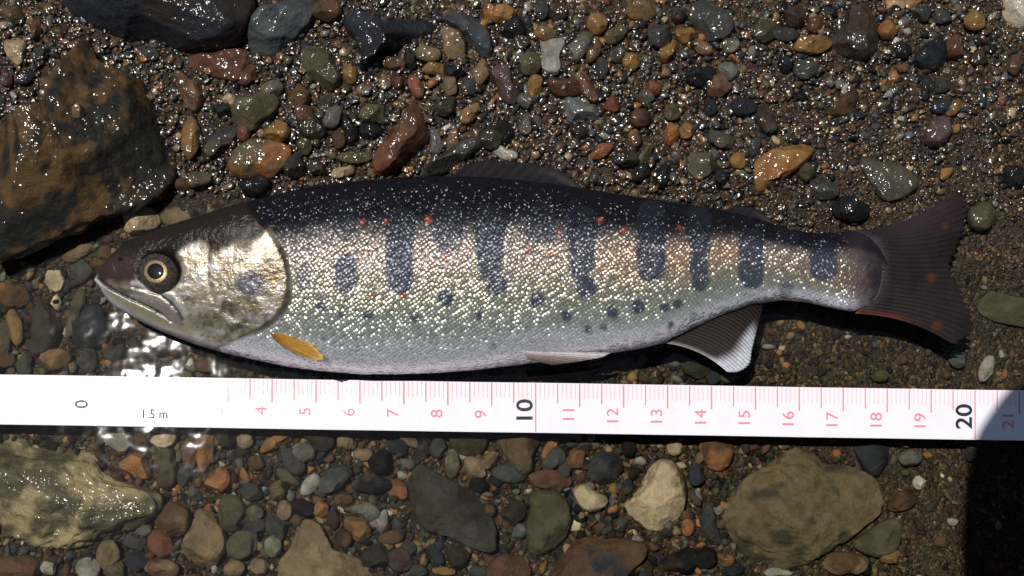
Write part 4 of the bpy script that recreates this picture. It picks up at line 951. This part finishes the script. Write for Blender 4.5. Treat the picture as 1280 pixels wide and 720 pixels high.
def curve(pts, n):
    pts = np.asarray(pts, float)
    s = np.concatenate([[0], np.cumsum(np.linalg.norm(np.diff(pts, axis=0), axis=1))]); t = np.linspace(0, s[-1], n)
    y = np.stack([np.interp(t, s, pts[:, k]) for k in range(2)], -1)
    k = max(1, n // 30); ker = np.ones(2 * k + 1) / (2 * k + 1)
    for _ in range(2):
        for d in range(2):
            yy = np.concatenate([2 * y[0, d] - y[k:0:-1, d], y[:, d], 2 * y[-1, d] - y[-2:-k - 2:-1, d]])
            y[:, d] = np.convolve(yy, ker, 'valid')
    return y
def fin(name, root, tip, rays, z_root, z_tip, colour, alpha=1.0, bend=(0, 0), amp=.02, nu=None, nv=26, thick=.03, fray=0.0, seed=1):
    nu = nu or rays * 5
    r = np.random.RandomState(seed)
    A = curve(root, nu); B = curve(tip, nu)
    s = np.linspace(0, 1, nu); v = np.linspace(0, 1, nv)
    if fray:
        B = B + (B - A) * (fray * (np.abs(np.sin(s * np.pi * rays)) - .6) * r.uniform(.5, 1.2, nu))[:, None]
    bx = (1 - s) * bend[0] + s * bend[1]
    D = B - A; N = np.stack([-D[:, 1], D[:, 0]], -1); N /= np.linalg.norm(N, axis=1)[:, None] + 1e-6
    p2 = A[:, None] * (1 - v)[None, :, None] + B[:, None] * v[None, :, None] + N[:, None] * (bx[:, None] * (4 * v * (1 - v))[None])[..., None]
    zr = np.interp(s, np.linspace(0, 1, len(np.atleast_1d(z_root))), np.atleast_1d(z_root)) if np.ndim(z_root) else np.full(nu, z_root)
    z = zr[:, None] * (1 - v)[None] + z_tip * v[None] + amp * (np.cos(2 * np.pi * rays * s)[:, None] * (1 - .3 * v)[None])
    top = W(p2[..., 0], p2[..., 1], z); low = top.copy(); low[..., 2] -= thick * (1.0 - .6 * v)[None]
    ray = .5 + .5 * np.cos(2 * np.pi * rays * s)
    ccol = colour(s[:, None] + 0 * v[None], v[None] + 0 * s[:, None], ray[:, None] + 0 * v[None], p2)
    al = alpha(s[:, None] + 0 * v[None], v[None] + 0 * s[:, None], ray[:, None] + 0 * v[None]) if callable(alpha) else np.full(ccol.shape[:2], alpha)
    Fg = grid_faces(nu, nv)
    n = nu * nv
    idx = np.arange(n).reshape(nu, nv)
    ring = np.concatenate([idx[:, 0], idx[-1, 1:], idx[-2::-1, -1], idx[0, -2:0:-1]])
    side = np.stack([ring, np.roll(ring, -1), np.roll(ring, -1) + n, ring + n], -1)
    VV = np.concatenate([top.reshape(-1, 3), low.reshape(-1, 3)])
    FF = np.concatenate([Fg[:, ::-1], Fg + n, side])
    cc = np.tile(ccol.reshape(-1, 3), (2, 1)); aa = np.tile(al.reshape(-1), 2)
    return mesh_obj(name, VV, FF, M_FIN, fish, col=np.clip(cc, .003, .9), extra={"Silver": aa})
NT2 = Noise(91, 4, 2)
def mixc(a, b, m): return a * (1 - m[..., None]) + b * m[..., None]

def c_tail(s, v, ray, p2):
    c = np.broadcast_to(C(30, 26, 28), s.shape + (3,))
    c = mixc(c, C(58, 50, 48), ray * .45 * (1 - .6 * v))
    c = mixc(c, C(70, 60, 66), (1 - sm(0, .16, v)) * .8)
    c = mixc(c, C(88, 46, 32), (sm(.90, 1, s) * (1 - sm(.3, .7, v))) * .9)
    c = mixc(c, C(46, 32, 38), (1 - sm(0, .35, s)) * sm(.2, .5, v) * .7)
    for (x, y, rr) in [(1181, 282, 6), (1171, 407, 8), (1165, 347, 7)]:
        c = mixc(c, C(96, 52, 30), (1 - sm(rr * .2, rr * 1.2, np.hypot(p2[..., 0] - x, p2[..., 1] - y))) * .6)
    return c * (1 + .3 * NT2(p2 * .05))[..., None]
fin("tail_fin", [(1058, 288), (1088, 296), (1101, 318), (1103, 345), (1096, 370), (1068, 392)],
    [(1196, 239), (1208, 246), (1209, 262), (1203, 290), (1192, 316), (1184, 333), (1194, 350), (1206, 380), (1215, 402), (1211, 420), (1192, 430)],
    26, [FZ + .02, FZ + .08, FZ + .09, FZ + .05, FZ - .12], .55, c_tail, lambda s, v, r: np.clip(.97 - .25 * sm(.5, 1, v) * (1 - r), 0, 1), bend=(13, -9), amp=.010, nv=40, fray=.07)
def c_dark(s, v, ray, p2):
    c = np.broadcast_to(C(26, 24, 26), s.shape + (3,))
    c = mixc(c, C(46, 43, 45), ray * .4)
    return mixc(c, C(70, 66, 72), np.exp(-((v - .8) / .15) ** 2) * sm(.4, .9, s) * .6)
fin("dorsal_fin", [(556, 228), (600, 230), (650, 234), (706, 243)], [(584, 205), (612, 200), (660, 203), (702, 213), (733, 238)], 11,
    FZ + .36, FZ + .1, c_dark, lambda s, v, r: .97 - .2 * v * (1 - r), amp=.012, nv=20)
fin("adipose_fin", [(900, 268), (925, 276), (952, 284)], [(918, 256), (944, 259), (966, 276)], 5, FZ + .2, FZ, c_dark, .97, amp=.008, nv=14, thick=.06)
def c_pec(s, v, ray, p2):
    c = np.broadcast_to(C(150, 108, 38), s.shape + (3,))
    c = mixc(c, C(192, 156, 74), ray * .5)
    c = mixc(c, C(120, 84, 36), (1 - sm(0, .35, v)) * .8)
    return mixc(c, C(206, 186, 110), sm(.8, 1, v) * .6)
zp = float(surf_z(np.array(350.0), np.array(424.0))); zq = float(surf_z(np.array(398.0), np.array(447.0)))
fin("pectoral_fin", [(337, 417), (345, 427)], [(372, 418), (392, 432), (407, 447), (398, 452), (374, 444)], 9, zp + .05, zq + .10, c_pec, 1.0, amp=.014, nv=22, fray=.08)
def c_pel(s, v, ray, p2):
    c = np.broadcast_to(C(150, 138, 132), s.shape + (3,))
    c = mixc(c, C(206, 200, 204), (1 - sm(.1, .5, s)) * .9)
    return mixc(c, C(96, 80, 58), sm(.55, 1, s) * .7)
zv = float(surf_z(np.array(690.0), np.array(441.0)))
fin("pelvic_fin", [(652, 438), (660, 449)], [(764, 441), (752, 447), (722, 452), (690, 456)], 8, zv - .03, FZ - .2, c_pel, .95, amp=.012, nv=24)
def c_anal(s, v, ray, p2):
    c = np.broadcast_to(C(34, 29, 26), s.shape + (3,))
    c = mixc(c, C(84, 74, 66), ray * .35)
    c = mixc(c, C(150, 148, 150), (1 - sm(0, .09, s)) * .8)
    w_ = sm(.66, .86, v) * (1 - sm(.62, .86, s))
    return mixc(c, C(208, 214, 226), w_ * (.45 + .55 * ray))
fin("anal_fin", [(818, 428), (850, 414), (890, 396), (920, 384), (946, 378)], [(910, 465), (922, 465), (932, 460), (938, 452), (939, 440), (944, 420), (952, 392)], 22,
    [FZ - .33, FZ - .2, FZ - .2], .3, c_anal, lambda s, v, r: .55 + .45 * np.clip((1 - s) * 1.5 + .35 * r, 0, 1), bend=(-9, -4), amp=.006, nv=34, fray=.03)

# ------------------------------------------------------------------ measuring tape
def tape_z(x): return 0.035 + .015 * np.sin(x * .55 + .4) + .008 * np.sin(x * 1.7)
def tape_xy(px, f):
    """px along the photograph, f = 0 at the graduated edge, 1 at the plain edge"""
    px = np.asarray(px, float); f = np.asarray(f, float) + 0 * px
    y = TAPE_TOP(px) * (1 - f) + TAPE_BOT(px) * f
    p = W(px, y, .04)
    p[..., 2] = tape_z(p[..., 0])
    return p
def tape_mat():
    t = NT("tape_vinyl")
    n = t.noise(t.pos(), 1.6, 4, .6); n2 = t.noise(t.pos(), 25, 3, .6)
    c = t.mix(t.ramp(n, .4, .75, 0, .35), (.67, .67, .71), (.60, .60, .65))
    t.link(c, t.p.inputs["Base Color"])
    t.p.inputs["Roughness"].default_value = .17
    t.p.inputs["Specular IOR Level"].default_value = .085
    b = t.bump(n, .0007, .4); b = t.bump(n2, .00002, .5, b)
    t.link(b, t.p.inputs["Normal"])
    return t.m
def ink_mat(name, c, spec=.12, rough=.15):
    t = NT(name)
    n = t.noise(t.pos(), 20, 3, .6)
    t.link(t.mix(t.ramp(n, .4, .7, 0, .35), c, tuple(min(1, k * 1.25 + .05) for k in c)), t.p.inputs["Base Color"])
    t.p.inputs["Roughness"].default_value = rough
    t.p.inputs["Specular IOR Level"].default_value = spec
    return t.m
M_TAPE = tape_mat()
M_PINK = ink_mat("ink_pink", (.72, .20, .27)); M_PALE = ink_mat("ink_pale_pink", (.74, .46, .54)); M_BLACK = ink_mat("ink_black", (.02, .02, .035), .06, .3); M_GREY = ink_mat("ink_grey", (.10, .10, .12), .02, .7)
t0 = W(np.array([640.0]), np.array([509.0]), 0)[0]
tape = bpy.data.objects.new("measuring_tape", None)
tape.location = Vector((t0[0], t0[1], 0)) * U
COL.objects.link(tape)
tag(tape, "white vinyl measuring tape with pink centimetre marks stretched beside the fish's belly", "tape measure")
nx = 420
pxs = np.linspace(-500, 1800, nx)
prof = [(0.0, -.035), (0.0, -.006), (.02, 0.0), (.98, 0.0), (1.0, -.006), (1.0, -.035)]
L = np.stack([tape_xy(pxs, f) + np.array([0, 0, dz]) for f, dz in prof], 1)
mesh_obj("tape_band", L.reshape(-1, 3), grid_faces(nx, len(prof), True), M_TAPE, tape, smooth=False)
CM0, CMP = 120.0, 54.95
def cm_px(c): return CM0 + c * CMP + .0 * c
def ticks(name, items, mat):
    v = []; f = []
    for c, f1, wd in items:
        x = cm_px(c)
        for k, ff in enumerate(np.linspace(.012, f1, 2)):
            a = tape_xy(x - wd / 2, ff); b = tape_xy(x + wd / 2, ff)
            a[2] += .011; b[2] += .011
            v += [a, b]
        n = len(v)
        f.append((n - 4, n - 2, n - 1, n - 3))
    return mesh_obj(name, np.array(v), np.array(f), mat, tape, smooth=False)
mm = []; cm = []; full = []
for i in range(0, 330):
    c = i / 10
    if i % 100 == 0: full.append((c, .985, 1.5))
    elif i % 10 == 0: cm.append((c, .47, 1.7))
    elif i % 5 == 0: cm.append((c, .41, 1.5))
    else: mm.append((c, .31, 1.1))
tag(ticks("millimetre_marks", mm, M_PALE), kind="stuff")
tag(ticks("centimetre_marks", cm, M_PINK), kind="stuff")
for it in full: ticks("decimetre_mark", [it], M_PINK)
def text(name, s, px, py, size_px, mat, rot=True, xs=1.0, bold=0.0):
    cu = bpy.data.curves.new(name, 'FONT'); cu.body = s; cu.align_x = 'CENTER'; cu.align_y = 'CENTER'; cu.size = 1.0; cu.offset = bold
    cu.resolution_u = 6
    to = bpy.data.objects.new(name, cu); COL.objects.link(to)
    dg = bpy.context.evaluated_depsgraph_get()
    me = bpy.data.meshes.new_from_object(to.evaluated_get(dg))
    co = np.array([v.co[:] for v in me.vertices])
    bpy.data.objects.remove(to)
    co = co - (co.max(0) + co.min(0)) / 2
    hgt = 0.70
    co = co / hgt * size_px
    x, y = co[:, 0] * xs, co[:, 1]
    if rot: ox, oy = px - y, py - x                 # reads upwards along the tape's width
    else: ox, oy = px + x, py - y
    p = W(ox, oy, .04); p[:, 2] = tape_z(p[:, 0]) + .012
    loc = W(np.array([px]), np.array([py]), .04)[0]
    me.vertices.foreach_set("co", ((p - np.array(tape.location) / U) * U).astype(np.float32).ravel())
    me.materials.clear(); me.materials.append(mat)
    me.update()
    ob = bpy.data.objects.new(name, me); ob.parent = tape
    COL.objects.link(ob)
    return ob
for c in range(-3, 32):
    x = cm_px(c)
    slope = TAPE_TOP(x) - 468
    if c == 0: text("numeral", "0", x - 18, 503.5 + slope, 16, M_BLACK, bold=.012)
    elif c > 0 and c % 10 == 0: text("numeral", str(c), x - 14, 501.5 + slope, 20, M_BLACK, xs=1.12, bold=.014)
    elif c > 0: text("numeral", str(c), x - 14, (507.0 if c > 9 else 508.0) + slope, 14.5, M_PINK, xs=1.08)
text("length_print", "1.5 m", 194, 517.5, 11.5, M_GREY, rot=False, xs=.92, bold=.008)

# ------------------------------------------------------------------ invented log out of view, added to shade the corner by the tape's end
def shade_log():
    t = NT("shade_log_bark")
    v = t.pos()
    n = t.noise(v, .8, 6, .65)
    t.link(t.mix(n, (.05, .035, .025), (.16, .12, .085)), t.p.inputs["Base Color"]); t.p.inputs["Roughness"].default_value = .85
    t.link(t.bump(n, .006, .9), t.p.inputs["Normal"])
    sd_ = np.array(SUN_DIR) / SUN_DIR.z
    sh = W(np.array([1492.0]), np.array([700.0]), -.3)[0]
    tip = sh + sd_ * 27.0
    end = tip + np.array([80.0, -22.0, -30.0])
    ax = (end - tip) / np.linalg.norm(end - tip)
    a = np.cross(ax, [0, 0, 1.0]); a /= np.linalg.norm(a); b = np.cross(a, ax)
    nl, na = 60, 48
    s = np.linspace(0, 1, nl); th = np.linspace(0, 2 * np.pi, na, endpoint=False)
    nz = Noise(303, 4)
    rad = 5.0 * np.where(s < .06, np.sqrt(np.clip(1 - (1 - s / .06) ** 2, 0.002, 1)), 1) * (1 + .25 * s)
    pts = (tip - ax * 5.0)[None, None] + ax[None, None] * (s * np.linalg.norm(end - tip))[:, None, None]
    d = a[None, None] * np.cos(th)[None, :, None] + b[None, None] * np.sin(th)[None, :, None]
    p = pts + d * rad[:, None, None]
    p = p + d * (.35 * nz(p * .25) + .12 * nz(p * 1.1))[..., None]
    root = bpy.data.objects.new("added_shade_log", None); root.location = Vector(end) * U; COL.objects.link(root)
    tag(root, "thick fallen tree trunk overhanging the stream beyond the tape's end", "tree trunk")
    mesh_obj("shade_log", p.reshape(-1, 3), grid_faces(nl, na, True), t.m, root)
    st = tip + ax * 30
    s2 = np.linspace(0, 1, 14)
    p2 = st[None, None] + (b * 11 + a * 2)[None, None] * s2[:, None, None] + (a[None, None] * np.cos(th)[None, :, None] + ax[None, None] * np.sin(th)[None, :, None]) * (1.8 * (1 - .6 * s2))[:, None, None]
    p2[-1] = p2[-1].mean(0)
    mesh_obj("shade_log_stub", p2.reshape(-1, 3), grid_faces(14, na, True), t.m, root)
shade_log()
